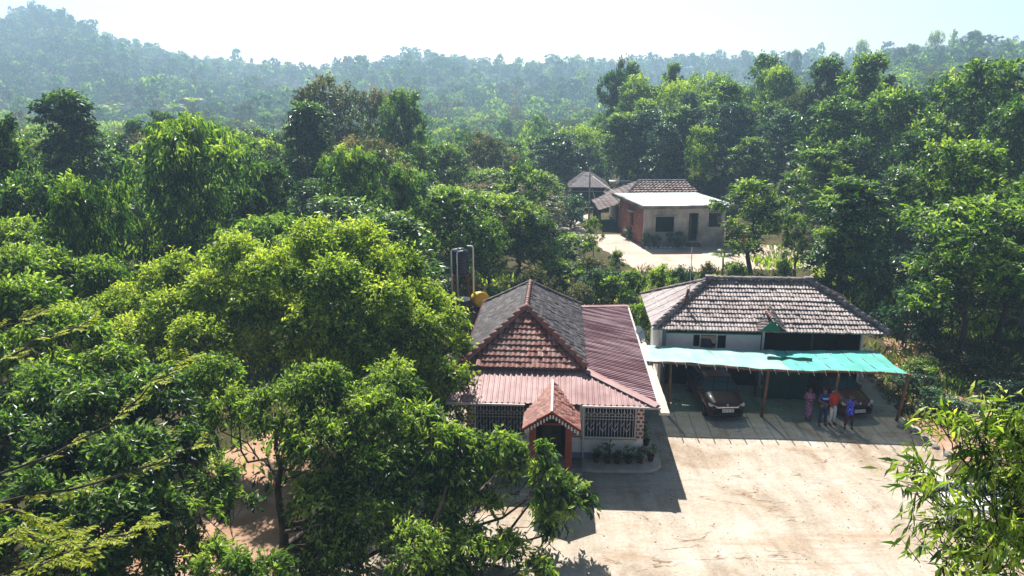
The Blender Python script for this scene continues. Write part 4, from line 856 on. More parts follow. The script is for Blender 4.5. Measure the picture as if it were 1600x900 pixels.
# white wash table at the right edge of the yard
q_ = Vector((15.3, 22.9, 0)); wt = empty('wash_table', q_, R(-12), 'white masonry wash table half hidden by the slender leaves at the yard edge', 'table')
MB().box(-1.0, 1.2, -.6, .6, .72, .82).build('table_top', M['white_wall'], wt, .02)
MB().box(-.9, -.7, -.5, .5, 0, .72).build('leg', M['white_wall'], wt); MB().box(.85, 1.05, -.5, .5, 0, .72).build('leg', M['white_wall'], wt)
MB().box(-1.0, 1.2, .6, .68, .6, 1.1).build('splash_back', M['white_wall'], wt)

# ------------------------------------------------------------------ vegetation
SUB = 16
def unit(a): return a / np.maximum(np.linalg.norm(a, axis=-1, keepdims=True), 1e-6)
def rand_dir(rg, n, zmin=-.35):
    d = unit(rg.normal(size=(n * 3 + 20, 3))); d = d[d[:, 2] > zmin][:n]
    while len(d) < n: d = np.concatenate([d, d])[:n]
    return d
def leaf_quads(rg, P, D, L, Wd, up=.9, fold=.12):
    """diamond leaves with a folded midrib: base P, axis D (unit), length L, width Wd"""
    n = len(P); Nn = rg.normal(size=(n, 3)) * .8 + np.array([0, 0, up]); Nn = unit(Nn - D * (Nn * D).sum(-1, keepdims=True))
    S = np.cross(D, Nn); L = L[:, None]; Wd = Wd[:, None]
    mid = P + D * L * .45 + Nn * L * fold * .5
    tip = P + D * L - Nn * L * .12
    V = np.stack([P, mid + S * Wd * .5, tip, mid - S * Wd * .5], 1)
    return V.reshape(-1, 3)
def twig_leaves(rg, c, r, n_tw, per, L, aspect, droop=.45, spread=.6, shell=.62, zmin=-.4, tw=.5, var=.5, tone=0):
    """leafy twigs over the outside of one lobe -> leaf vertices, rnd values, twig lines"""
    c = np.array(c, float); r = np.array(r if hasattr(r, '__len__') else (r, r, r * .8), float)
    ns_ = max(5, int(n_tw / SUB)); sub = rand_dir(rg, ns_, zmin); sid = rg.integers(0, ns_, n_tw); stn = rg.normal(0, .09, ns_); sf_ = rg.uniform(.78, 1.18, ns_)
    d = unit(sub[sid] + rg.normal(size=(n_tw, 3)) * .2); f = (shell + (1 - shell) * rg.random(n_tw) ** .7) * sf_[sid]
    o = c + d * r * f[:, None] * .88; tdir = unit(d * r + rg.normal(size=(n_tw, 3)) * spread * r.mean() + np.array([0, 0, .15]) * r.mean())
    tl = tw * rg.uniform(.6, 1.25, n_tw); q_ = (np.arange(per) + .6) / per
    p = o[:, None] + tdir[:, None] * (tl[:, None] * q_)[..., None]
    p[..., 2] -= (q_ ** 2 * droop * .35)[None] * tl[:, None]
    D = unit(tdir[:, None] * .55 + rg.normal(size=(n_tw, per, 3)) * .65 + np.array([0, 0, -droop]))
    Ls = L * rg.uniform(.65, 1.2, (n_tw, per)); V = leaf_quads(rg, p.reshape(-1, 3), D.reshape(-1, 3), Ls.ravel(), Ls.ravel() * aspect)
    lit_top = np.clip((d[:, 2] + .2) * .9, 0, 1) * f
    rn = np.clip(.17 + tone + stn[sid][:, None] + .50 * (lit_top[:, None] ** 1.3) + rg.normal(0, .12, (n_tw, 1)) + rg.normal(0, .17, (n_tw, per)) + (q_[None] - .5) * .16 * var, 0, 1)  # sunlit tops and dark undersides put into leaf colour, plus random tone
    return V, rn.ravel(), (o, o + tdir * tl[:, None] * .9)
def tubes(lines, sides=4):
    """lines: list of (points (k,3), radii (k)) -> V,Q"""
    Vs = []; Qs = []; b0 = 0; an = np.arange(sides) * 2 * np.pi / sides
    for P_, r_ in lines:
        P_ = np.asarray(P_, float); r_ = np.asarray(r_, float); k_ = len(P_)
        d = unit(np.gradient(P_, axis=0)); ref = np.array([.31, .2, .1]) + (np.abs(d[:, 2:3]) < .7) * np.array([0, 0, 1.]) + (np.abs(d[:, 2:3]) >= .7) * np.array([1., 0, 0])
        x = unit(np.cross(d, ref)); y = np.cross(d, x)
        Vs.append((P_[:, None] + (x[:, None] * np.cos(an)[None, :, None] + y[:, None] * np.sin(an)[None, :, None]) * r_[:, None, None]).reshape(-1, 3))
        i = np.arange((k_ - 1) * sides).reshape(k_ - 1, sides); j = np.roll(i, -1, 1)
        Qs.append((np.stack([i, j, j + sides, i + sides], -1)).reshape(-1, 4) + b0); b0 += k_ * sides
    return np.concatenate(Vs), np.concatenate(Qs)
def straight_tubes(A, B, ra, rb, sides=3):
    n = len(A); d = unit(B - A); ref = np.tile([.3, .5, .8], (n, 1)); x = unit(np.cross(d, ref)); y = np.cross(d, x); an = np.arange(sides) * 2 * np.pi / sides
    ring = x[:, None] * np.cos(an)[None, :, None] + y[:, None] * np.sin(an)[None, :, None]
    V = np.stack([A[:, None] + ring * ra, B[:, None] + ring * rb], 1).reshape(-1, 3)
    i = np.arange(sides); j = np.roll(i, -1); q = np.stack([i, j, j + sides, i + sides], -1)
    return V, (q[None] + (np.arange(n) * 2 * sides)[:, None, None]).reshape(-1, 4)
def limb(rg, a, b, ra, rb, k=7, wob=.06):
    a, b = np.array(a, float), np.array(b, float); t_ = np.linspace(0, 1, k)[:, None]; L = np.linalg.norm(b - a)
    P_ = a + (b - a) * t_; P_[1:-1] += rg.normal(size=(k - 2, 3)) * L * wob
    P_[:, 2:] += -L * .12 * np.sin(np.pi * t_)
    return P_, ra + (rb - ra) * t_[:, 0] ** .8

def lobes_auto(rg, H, Rr, base, n, shape='dome'):
    """crown made of n lobes inside an uneven envelope; returns list of (centre, radii)"""
    out = []; lean = rg.normal(size=2) * Rr * .15
    for i in range(n):
        u = (i + .5) / n; z = base + (H - base) * (u ** .8)
        prof = {'dome': math.sqrt(max(.08, 1 - (u - .25) ** 2 * 1.55)), 'cone': max(.16, 1.02 - u * .92), 'column': .62 + .35 * math.sin(3.1 * u + .3), 'umbrella': .25 + .9 * u ** .8 * (1 if u < .93 else .8), 'open': .8 - .3 * abs(u - .5)}[shape]
        a = i * 2.39996 + rg.normal(0, .4); rr_ = Rr * prof * rg.uniform(.35, 1.0) * .78
        lr = Rr * rg.uniform(.24, .46) * (1 if shape != 'open' else .8)
        if u > .85: rr_ *= .45
        zz = min(z, H - lr * .55)
        out.append(((lean[0] * u + rr_ * math.cos(a), lean[1] * u + rr_ * math.sin(a), zz), (lr, lr, lr * rg.uniform(.6, .95))))
    return out
def build_tree_data(seed, lobes, H, trunk_r, leafL, aspect, n_tw, per, tw, droop=.45, spread=.6, twigs=False, shell=.74, zmin=-.4, trunk_top=.75, lean=(0, 0), tone=0, base=(0, 0, 0), sides=6, forks=None):
    rg = np.random.default_rng(seed); LV = []; LR = []; lines = []; TA = []; TB = []
    base = np.array(base, float); top = base + np.array([lean[0], lean[1], H * trunk_top]); k_ = 9; t_ = np.linspace(0, 1, k_)[:, None]
    P_ = base + (top - base) * t_; P_[1:, :2] += np.cumsum(rg.normal(size=(k_ - 1, 2)) * H * .012, 0); 
    tr_ = trunk_r * (1 - .8 * t_[:, 0] ** .9); tr_[0] *= 1.35; lines.append((P_, tr_))
    tot = sum(l_[1][0] ** 2 for l_ in lobes)
    for c, r in lobes:
        c = np.array(c, float); nn_ = max(6, int(n_tw * r[0] ** 2 / tot)); tn = rg.normal(0, .07)
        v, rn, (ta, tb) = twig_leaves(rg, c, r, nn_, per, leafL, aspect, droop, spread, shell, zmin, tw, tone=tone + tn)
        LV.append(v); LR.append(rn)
        if twigs: TA.append(ta); TB.append(tb)
        zt = np.clip((c[2] - base[2] - np.linalg.norm(c[:2] - base[:2]) * .75) / (H * trunk_top), .12, .96); j = zt * (k_ - 1); j0 = int(j); a = P_[j0] + (P_[min(j0 + 1, k_ - 1)] - P_[j0]) * (j - j0)
        rb = tr_[j0] * .55; lp, lr_ = limb(rg, a, c, rb, max(.012, rb * .25)); lines.append((lp, lr_))
        for q_ in range(4 if twigs else 2):
            e = c + rand_dir(rg, 1, -.2)[0] * np.array(r) * .85; lines.append(limb(rg, lp[-2 - (q_ % 3)], e, lr_[-2] * .6, .008, 5, .05))
    TV, TQ = tubes(lines, sides)
    if twigs:
        v, q_ = straight_tubes(np.concatenate(TA), np.concatenate(TB), .009, .003); TQ = np.concatenate([TQ, q_ + len(TV)]); TV = np.concatenate([TV, v])
    LV = np.concatenate(LV); return TV, TQ, LV, np.concatenate(LR)
def tree_meshes(name, data, lm, bark):
    TV, TQ, LV, LR = data
    tm = npmesh(name + '_trunk', TV, TQ, [bark], link=False, smooth=True)
    cm = npmesh(name + '_crown', LV, np.arange(len(LV)).reshape(-1, 4), [lm], {'face_tone': LR}, link=False)
    return tm, cm
def put_tree(name, tm, cm, loc, rz, sc, label, cat='tree', group=None):
    o = empty(name, loc, rz, label, cat, group); o.scale = sc if hasattr(sc, '__len__') else (sc, sc, sc)
    for n_, me in (('trunk', tm), ('crown', cm)):
        c = bpy.data.objects.new(n_, me); C.objects.link(c); c.parent = o
    return o
def plobe(px, py, Yd, rpx, flat=.85, dr=1.0):
    p = atY(px, py, Yd); r = rpx / F * math.hypot(Yd, 3) * 1.02
    return (tuple(p), (r, r * dr, r * flat))

# prototypes for the middle distance (unit: metres)
PROTO = {}
def proto(key, seed, *a_, **k_):
    PROTO[key] = []
    for v_ in range(3 if a_[0] > 5 else 2): proto1(key, seed + 100 * v_, *a_, **k_)
def pick(key, x): L_ = PROTO[key]; return L_[int(abs(x) * 7.3) % len(L_)]
def proto1(key, seed, H, Rr, base, n, shape, lm, bark, leafL=.34, aspect=.45, n_tw=1250, per=7, tw=.7, **k_):
    rg = np.random.default_rng(seed); lb = lobes_auto(rg, H, Rr, base, n, shape)
    PROTO[key].append((tree_meshes(key, build_tree_data(seed, lb, H, .018 * H + .03, leafL, aspect, n_tw, per, tw, **k_), lm, bark), H, Rr))
proto('dome', 1, 10, 3.6, 3.6, 24, 'dome', LG, M['bark'])
proto('dome_dark', 2, 10, 3.8, 3.2, 26, 'dome', LD, M['bark'], leafL=.36)
proto('cone', 3, 11, 2.8, 2.8, 24, 'cone', LD, M['bark'], leafL=.34, droop=.7)
proto('column', 4, 12, 2.0, 3.0, 22, 'column', LG, M['bark_pale'], leafL=.36)
proto('column_blue', 5, 12, 2.2, 3.2, 20, 'column', LB, M['bark_pale'], leafL=.36, n_tw=900)
proto('yellow', 6, 9.5, 3.2, 3.0, 24, 'dome', LY, M['bark'], leafL=.32)
proto('olive', 7, 10, 3.8, 3.6, 22, 'dome', LO, M['bark'], leafL=.32, n_tw=900)
proto('umbrella', 8, 9, 4.4, 4.4, 20, 'umbrella', LY, M['bark_pale'], leafL=.3, n_tw=900, droop=.1, tone=.05)
proto('open', 9, 10, 3.0, 3.5, 14, 'open', LG, M['bark_pale'], leafL=.36, n_tw=480)
proto('open_yellow', 16, 10, 3.2, 2.4, 18, 'open', LY, M['bark'], leafL=.30, n_tw=1100)
proto('open_olive', 10, 10, 3.4, 3.2, 14, 'open', LO, M['bark_pale'], leafL=.34, n_tw=420)
proto('droopy', 11, 10, 4.0, 2.6, 30, 'dome', LG, M['bark'], leafL=.42, aspect=.3, droop=1.2, n_tw=1500, tw=.9)
proto('bush', 12, 2.6, 1.6, .4, 14, 'dome', LG, M['bark'], leafL=.26, n_tw=380, tw=.5)
proto('bush_blue', 13, 2.6, 1.6, .4, 14, 'dome', LB, M['bark'], leafL=.24, n_tw=400, tw=.5)
proto('bush_yellow', 14, 2.4, 1.6, .4, 12, 'dome', LY, M['bark'], leafL=.24, n_tw=360, tw=.5)
proto('bush_olive', 15, 2.4, 1.7, .4, 12, 'dome', LO, M['bark'], leafL=.22, n_tw=360, tw=.5)
def tree_at(key, px, ytop, Yd, rpx, label, name='tree', cat='tree', group=None, seed=0, drop=0):
    (tm, cm), H, Rr = pick(key, px + ytop); p = atY(px, ytop, Yd); g0 = hz(p.x, Yd) - drop; h = max(1.0, p.z - g0); r = rpx / F * Yd
    rz = (px * .37 + ytop * 1.3 + seed) % 6.28
    return put_tree(name, tm, cm, (p.x, Yd, g0), rz, (r / Rr * 1.0, r / Rr * 1.0, h / H * 1.02), label, cat, group)

# ---- hand placed trees of the middle distance: (kind, px, top y, distance, half width px, label)
MID = [
 ('cone', 22, 195, 45, 60, 'dark tree with yellow tips cut by the left edge above the drooping forest trees'),
 ('cone', 118, 158, 58, 78, 'tall dark pointed tree standing out against the haze at the upper left'),
 ('dome_dark', 60, 285, 40, 85, 'dense glossy tree below the dark tree with yellow tips'),
 ('droopy', 128, 290, 36, 75, 'bright green tree with hanging leaf sprays below the tall pointed tree'),
 ('cone', 185, 215, 85, 30, 'small dark spire tree, left one of the dark clump beside the big drooping tree'),
 ('cone', 212, 195, 86, 26, 'middle spire of the dark clump beside the big drooping tree'),
 ('cone', 238, 180, 84, 34, 'tallest spire of the dark clump beside the big drooping tree'),
 ('droopy', 275, 195, 46, 112, 'very broad tree with long drooping leaves left of the forest centre'),
 ('dome', 365, 215, 60, 60, 'mid green tree behind the right shoulder of the very broad drooping tree'),
 ('dome_dark', 420, 260, 52, 70, 'dark shaded tree between the very broad drooping tree and the sunlit crowns'),
 ('cone', 468, 172, 68, 62, 'dark creeper covered tree rising beside the bare branches'),
 ('olive', 520, 135, 82, 72, 'tall tree with orange brown tips right of the bare branches'),
 ('olive', 585, 150, 84, 60, 'second orange tinged tree joined to the tall one right of the bare branches'),
 ('dome_dark', 635, 152, 80, 48, 'round topped dark tree at the right end of the orange tinged pair'),
 ('droopy', 545, 240, 54, 68, 'bright pointed tree with hanging leaves below the orange tinged pair'),
 ('dome_dark', 610, 270, 50, 55, 'dark tree between the bright pointed tree and the round pale one'),
 ('dome', 700, 302, 50, 72, 'round pale green tree directly behind the black water tank'),
 ('yellow', 645, 345, 46, 48, 'light green tree left of the black water tank'),
 ('dome', 762, 350, 50, 42, 'narrow green tree just right of the black water tank'),
 ('yellow', 812, 312, 56, 62, 'vivid green tree behind the ridge of the dark tiled roof'),
 ('dome_dark', 850, 345, 54, 48, 'dark based tree between the vivid green tree and the shrubs of the bank'),
 ('dome_dark', 690, 232, 78, 46, 'dark bushy tree above the round pale green tree'),
 ('olive', 740, 215, 88, 48, 'greyish tree behind the banana leaves'),
 ('open', 815, 262, 64, 42, 'slender pale leaved tree left of the shed'),
 ('dome_dark', 860, 215, 104, 62, 'wide dark tree up behind the shed'),
 ('dome_dark', 800, 225, 110, 45, 'rounded dark tree left of the wide dark tree behind the shed'),
 ('umbrella', 925, 205, 112, 55, 'pale yellow flat topped tree above the shed roof'),
 ('bush_blue', 892, 312, 79, 32, 'blue grey rounded shrub next to the blue drum'),
 ('dome_dark', 858, 290, 84, 30, 'shadowy small tree left of the shed'),
 ('dome_dark', 955, 120, 122, 38, 'dark dome tree on the skyline left of the slender trunk forest'),
 ('yellow', 1000, 128, 118, 46, 'yellow green domed tree beside the dark dome on the skyline'),
 ('umbrella', 1050, 135, 115, 45, 'spreading tree with visible pale limbs behind the slender trees'),
 ('umbrella', 1100, 122, 118, 52, 'broad spreading tree on the skyline above the flat roofed house'),
 ('column', 1052, 105, 128, 17, 'small pointed tree poking above the spreading trees'),
 ('open_olive', 970, 98, 130, 22, 'thin wispy tree standing alone on the skyline'),
 ('column', 990, 104, 130, 17, 'compact tree top right of the thin wispy skyline tree'),
 ('column', 975, 185, 100, 34, 'slim light tree behind the white lean-to roof'),
 ('column_blue', 1010, 180, 98, 32, 'blue green slim tree above the brown cottage ridge'),
 ('column', 1065, 172, 96, 32, 'pale crowned slim tree behind the flat slab roof'),
 ('column_blue', 1035, 200, 92, 28, 'bluish slim tree between the cottage ridge and the pale crowned tree'),
 ('column_blue', 1100, 195, 94, 30, 'dark slim tree right of the pale crowned slim tree'),
 ('column', 1140, 135, 100, 34, 'tall light green slim tree over the right end of the slab roof'),
 ('yellow', 1098, 205, 88, 28, 'small bright tree just above the slab roof'),
 ('column', 1175, 220, 88, 30, 'leafy slim tree right of the slab roof'),
 ('column_blue', 1225, 180, 92, 36, 'grey green slim tree with its pale trunk showing'),
 ('dome_dark', 1195, 95, 116, 42, 'dark rounded tree on the skyline above the brown clearing'),
 ('dome', 1222, 112, 108, 40, 'green crown in front of the dark rounded skyline tree'),
 ('olive', 1262, 150, 96, 50, 'greyish tree above the tall light trees on the right slope'),
 ('cone', 1300, 102, 96, 48, 'dark tree with two brownish peaks against the hill'),
 ('column', 1358, 95, 88, 42, 'tallest bright topped tree right of the two brownish peaks'),
 ('dome_dark', 1330, 165, 78, 78, 'huge dark shaded tree in the middle of the right forest'),
 ('column', 1282, 240, 68, 44, 'bright upright tree in front of the huge dark shaded tree'),
 ('dome', 1410, 150, 76, 72, 'broad mid green tree right of the huge dark shaded tree'),
 ('dome_dark', 1480, 135, 80, 68, 'dark crowned tree on the right slope below the hill'),
 ('dome', 1560, 110, 70, 90, 'large tree filling the upper right corner below the hill'),
 ('dome_dark', 1595, 170, 58, 85, 'deep shadowed tree at the right edge'),
 ('open_yellow', 1182, 288, 58.5, 74, 'sunlit open tree between the flat roofed house and the pale tiled roof'),
 ('open_yellow', 1250, 340, 58, 30, 'smaller open tree to the right of the sunlit open tree'),
 ('dome_dark', 1390, 270, 60, 75, 'dark wooded tree behind the right end of the pale tiled roof'),
 ('column_blue', 1340, 330, 54, 42, 'small bluish tree rising behind the pale tiled roof end'),
 ('yellow', 1520, 235, 50, 95, 'big round tree with yellow green top on the right'),
 ('dome_dark', 1440, 215, 64, 60, 'dark tree tucked left of the big yellow green topped tree'),
 ('dome_dark', 1590, 330, 42, 90, 'black green tree at the right edge under the yellow green top'),
 ('dome_dark', 1500, 380, 44, 70, 'shady tree on the bank right of the car port'),
 ('column_blue', 1455, 345, 44, 48, 'greyish leafy tree hanging over the bank right of the tiled roof'),
]
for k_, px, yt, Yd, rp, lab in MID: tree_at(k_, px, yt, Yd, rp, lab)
for k_, px, yt, Yd, rp, lab in [('dome_dark', 155, 98, 520, 22, 'lone big round tree standing in the haze at the foot of the left hill'), ('dome_dark', 1522, 52, 380, 19, 'dark rounded tree breaking the skyline of the right hill'), ('umbrella', 1470, 52, 390, 17, 'flat topped tree on the skyline left of the dark rounded hill tree'),
 ('umbrella', 1352, 66, 420, 14, 'mushroom shaped tree on the far right ridge'), ('dome', 252, 118, 480, 11, 'slim hazy tree right of the lone big round tree'), ('dome', 1245, 82, 420, 12, 'small crown on the ridge above the dark rounded skyline tree'), ('dome', 1440, 165, 220, 30, 'light domed tree on the lower slope of the right hill')]: tree_at(k_, px, yt, Yd, rp, lab)
BUSH = [
 ('bush', 885, 372, 62, 40, 'leafy shrub at the left end of the dirt path'), ('bush_olive', 925, 408, 54, 38, 'dry brownish shrub beside the pale dirt path'),
 ('bush', 870, 415, 52, 42, 'dense green shrub behind the maroon side roof'), ('bush_blue', 930, 425, 50, 34, 'dark low shrub below the dry brownish shrub'),
 ('open', 962, 395, 54, 22, 'thin sapling with tufted top below the dirt path'), ('bush', 985, 428, 51, 24, 'bright shrub between the sapling and the tiled ridge'),
 ('bush_yellow', 1035, 424, 50, 24, 'yellow green shrub behind the left ridge end of the tiled roof'), ('bush_blue', 1068, 420, 51, 20, 'dark shrub in front of the pale forecourt'),
 ('open', 928, 345, 60, 18, 'young potted size tree at the inner corner of the dirt path'), ('bush_blue', 1300, 412, 50, 28, 'rounded shrub behind the right half of the pale tiled roof'),
 ('bush', 1340, 395, 50, 36, 'green shrub past the right ridge end'), ('bush_blue', 1385, 400, 46, 40, 'bluish shrub above the dry slope'),
 ('bush_blue', 1420, 455, 41, 46, 'light catching shrub on the dry slope beside the tiled roof'), ('bush_blue', 1465, 450, 42, 44, 'pale leaved shrub right of the light catching one'),
 ('bush', 1440, 570, 35.5, 34, 'bright creeper covered shrub just right of the car port end pole'), ('bush_blue', 1418, 600, 34, 32, 'small leaved shrub at the foot of the car port end pole'),
 ('bush_olive', 1475, 545, 38, 44, 'dry twiggy shrub on the brown slope'), ('bush_blue', 1462, 625, 32, 34, 'low shrub on the soil edge by the yard'),
 ('bush_blue', 1500, 640, 31, 40, 'dark shrub behind the slender leaved tree'), ('bush_olive', 1530, 570, 36, 50, 'brown tinged thicket shrub at the right slope'),
 ('bush_blue', 1570, 600, 33, 50, 'shaded shrub at the right edge of the slope'), ('bush', 1005, 480, 43, 22, 'green shrub squeezed between the two front houses'),
 ('bush_yellow', 1225, 414, 53, 22, 'light shrub on the edge of the pale forecourt'), ('bush', 1150, 414, 53, 22, 'low shrub behind the middle of the tiled ridge'),
 ('bush_olive', 900, 450, 48, 30, 'straw coloured shrub behind the dark tiled roof'), ('bush_yellow', 960, 440, 49, 32, 'sunlit shrub just above the maroon side roof'),
 ('bush_blue', 1008, 366, 69, 9, 'small plant against the red brick side wall'), ('bush', 720, 418, 46, 34, 'leafy shrub standing behind the legs of the raised black tank'), ('bush_olive', 735, 440, 47, 26, 'dry shrub under the raised black tank'), ('bush_blue', 985, 358, 73, 12, 'shrub in the bed along the red brick side wall'),
 ('bush_blue', 1060, 366, 68.6, 16, 'dark plant against the cement front wall'), ('bush_blue', 1025, 372, 68.9, 9, 'low plant at the corner of the cement front wall'),
 ('bush', 780, 455, 47, 30, 'shrub between the water tank and the dark tiled roof'),
 ('bush_olive', 835, 425, 50, 36, 'mixed brown and green shrub behind the dark roof ridge'),
 ('bush_olive', 1110, 418, 51, 22, 'dry shrub along the lower edge of the forecourt'),
]
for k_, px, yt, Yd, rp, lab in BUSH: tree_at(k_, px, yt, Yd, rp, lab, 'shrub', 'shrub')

# bare branches standing over the left forest
rg = np.random.default_rng(5); lines = []; b0 = atY(440, 260, 66); g0 = hz(b0.x, 66)
lines.append(limb(rg, (0, 0, 0), (.3, 0, b0.z - g0), .16, .1, 9, .01)); tpz = b0.z - g0
def grow(p, d, L, r, lvl):
    e = np.array(p) + np.array(d) * L; lines.append(limb(rg, p, e, r, r * .4, 6, .03)); 
    if lvl: 
        for i in range(3): grow(lines[-1 - 0][0][-2 - i % 3] if i == 0 else e - np.array(d) * L * .2 * i, unit(np.array(d) + rg.normal(size=3) * .45 + [0, 0, .1]), L * .6, r * .45, lvl - 1)
for d in ((-.75, .1, .65), (-.35, 0, .95), (.05, .2, 1), (.45, -.1, .9), (-.95, -.2, .4)): grow((.3, 0, tpz), unit(np.array(d)), 3.0, .07, 2)
TV, TQ = tubes(lines, 5)
bt_ = empty('bare_tree', (b0.x, 66, g0), 0, 'leafless tree with dark forked branches above the left forest', 'tree')
npmesh('trunk', TV, TQ, [M['bark']], parent=bt_, smooth=True)

# banana plants and small palms
def frond_plant(loc, h, n, L, wid, label, cat, lm, name, seed, split=False):
    rg = np.random.default_rng(seed); o = empty(name, loc, 0, label, cat)
    MB().tube([(0, 0, 0), (.04, 0, h * .5), (0, .03, h)], [.09, .08, .06], 7).build('stem', M['bark_pale'], o)
    V = []; Q = []; A = []
    for i in range(n):
        a = i * 2.4 + rg.normal(0, .2); el = rg.uniform(.5, 1.25); q_ = np.linspace(0, 1, 9); 
        rad = L * q_ * math.cos(el) + .25 * L * q_ ** 2; zz = h + L * q_ * math.sin(el) - L * .55 * q_ ** 2.2
        P_ = np.stack([rad * math.cos(a), rad * math.sin(a), zz], -1); T = unit(np.gradient(P_, axis=0)); S = unit(np.cross(T, [0, 0, 1.])); N = np.cross(S, T)
        w_ = wid * np.sin(np.pi * np.clip(q_ * .93 + .05, 0, 1)) ** .6
        if not split:
            for s_ in (-1, 1):
                for j in range(8):
                    b_ = len(V) * 4; V.append(np.stack([P_[j], P_[j + 1], P_[j + 1] + S[j + 1] * s_ * w_[j + 1] + N[j + 1] * w_[j + 1] * .25, P_[j] + S[j] * s_ * w_[j] + N[j] * w_[j] * .25])); A.append(.55 + rg.normal(0, .1))
        else:
            for j in range(1, 9):
                for kk in range(3):
                    for s_ in (-1, 1):
                        p = P_[j] * (1 - kk / 3) + P_[max(j - 1, 0)] * kk / 3; d = unit(S[j] * s_ + T[j] * .7 - np.array([0, 0, .4])); V.append(np.stack([p, p + d * w_[j] * .5 + T[j] * .03, p + d * w_[j], p + d * w_[j] * .5 - T[j] * .03])); A.append(.5 + rg.normal(0, .12))
    V = np.concatenate(V); npmesh('fronds', V, np.arange(len(V)).reshape(-1, 4), [lm], {'face_tone': np.clip(A, 0, 1)}, o)
    return o
for i, (px, py, Yd, h, lab) in enumerate(((785, 300, 72, 3.2, 'banana plant with upright leaves left of the slender pale leaved tree'), (800, 275, 90, 4.0, 'banana plant rising above the other banana leaves'), (762, 330, 62, 2.6, 'banana plant low behind the round pale green tree'))):
    p = atY(px, py, Yd); frond_plant((p.x, Yd, hz(p.x, Yd)), max(1.5, p.z - hz(p.x, Yd)), 8, 1.9, .28, lab, 'banana plant', LY, 'banana_plant', i)
for i, (px, py, Yd, lab, s_) in enumerate(((1130, 402, 57, 'small palm with arching pale fronds at the foot of the sunlit open tree', 1.3), (1322, 385, 56, 'palm with glowing yellow green fronds on the right bank', 1.6), (175, 170, 160, 'palm in the haze behind the tall pointed tree', 3), (270, 170, 170, 'palm in the haze above the very broad drooping tree', 3), (300, 160, 175, 'second hazy palm right of the first above the broad drooping tree', 3))):
    p = atY(px, py, Yd); g_h = hz(p.x, Yd); frond_plant((p.x, Yd, g_h), max(.5, p.z - g_h), 12, s_, .35 * s_ / 1.3, lab, 'palm', LY, 'palm_tree', 20 + i, True)

# potted plants round the front house
def pot(a, b, kind, s_, label, seed):
    p = H1(a, b, .12); o = empty('potted_plant', p, 0, label, 'potted plant', 'potted plants along the plinth'); rg = np.random.default_rng(seed)
    MB().lathe([(.001, 0), (.09, 0), (.13, .22), (.145, .22), (.145, .26), (.12, .26), (.11, .22), (.001, .22)], n=16).build('pot', M['terracotta'], o)
    s_ *= .8; lb = [((rg.normal(0, .06), rg.normal(0, .06), .30 + .12 * i * s_), (.12 * s_, .12 * s_, .11)) for i in range(5 if kind == 'tall' else 3)]
    TV, TQ, LV, LR = build_tree_data(seed, lb, .5 * s_, .012, .13, .5, 32 if kind != 'tall' else 44, 3, .1, base=(0, 0, .2))
    npmesh('stem', TV, TQ, [M['bark']], parent=o); npmesh('leaves', LV, np.arange(len(LV)).reshape(-1, 4), [LD if kind != 'light' else LG], {'face_tone': LR}, o)
    if kind == 'flower':
        f_ = MB(); f_.lathe([(.001, -.03), (.06, -.01), (.07, .02), (.001, .04)], (.08, -.05, .62), 9); f_.lathe([(.001, -.02), (.04, 0), (.001, .03)], (.2, -.02, .3), 8); f_.build('flower', M['pink'], o)
    return o
pot(-1.78, -.33, 'flower', 1.0, 'potted plant with pink blooms, first in the row under the grille window', 1)
pot(-1.35, -.38, 'tall', 1.3, 'tall leggy potted plant second in the row under the grille window', 2)
pot(-.98, -.38, 'low', 1.0, 'bushy potted plant in the middle of the row under the grille window', 3)
pot(-.55, -.36, 'light', 1.35, 'widest leafy potted plant with a yellow leaf before the brick quoin', 4)
pot(-.1, -.30, 'low', 1.0, 'small potted plant tucked beside the widest leafy one', 5)
pot(.32, -.12, 'low', 1.2, 'potted plant standing on the rounded corner of the plinth', 6)
pot(.30, 1.25, 'light', 1.3, 'potted plant with climbing stems beside the house wall', 7)
pot(.28, 2.5, 'light', 1.4, 'potted plant farthest back along the side wall', 8)

# ---- foreground and near crowns with leaf level detail
def near_tree(name, seed, base, lobes, leafL, aspect, n_tw, per, tw, lm, bark, label, H=None, r=.2, **k_):
    base = tuple(base); rel = [((c[0] - base[0], c[1] - base[1], c[2] - base[2]), tuple(q_ * (.84 if seed < 50 else 1) for q_ in r_)) for c, r_ in lobes]
    H = H or max(c[2] for c, _ in rel)
    data = build_tree_data(seed, rel, H, r, leafL, aspect, n_tw, per, tw, twigs=True, sides=8, **k_)
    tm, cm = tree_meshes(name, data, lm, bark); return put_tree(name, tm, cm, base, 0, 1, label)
# bright crowns beside the front house
near_tree('tree', 31, (-6.2, 31, 0), [plobe(*p) for p in (
 (500, 378, 30, 48), (560, 385, 31, 48), (610, 420, 30, 48), (455, 425, 29, 48), (520, 440, 28, 55), (590, 470, 28, 55), (650, 470, 30, 46), (690, 495, 30, 44), (640, 520, 28, 55), (560, 520, 27, 55),
 (490, 510, 27, 52), (700, 545, 29.5, 36), (660, 580, 28.5, 50), (590, 585, 27, 55), (520, 590, 26.5, 50), (690, 620, 29, 42), (630, 640, 28, 50), (560, 650, 27, 50), (470, 560, 27.5, 44), (430, 480, 29, 42), (705, 590, 27.5, 38), (700, 640, 27, 36), (672, 690, 27, 34), (540, 400, 33, 50), (620, 450, 33, 50), (480, 400, 33, 46))],
 0.185, .42, 10500, 7, 0.57, LY, M['bark'], 'big sunlit yellow green tree whose crown touches the left side of the front house', 7, .22, tone=.2, droop=.5)
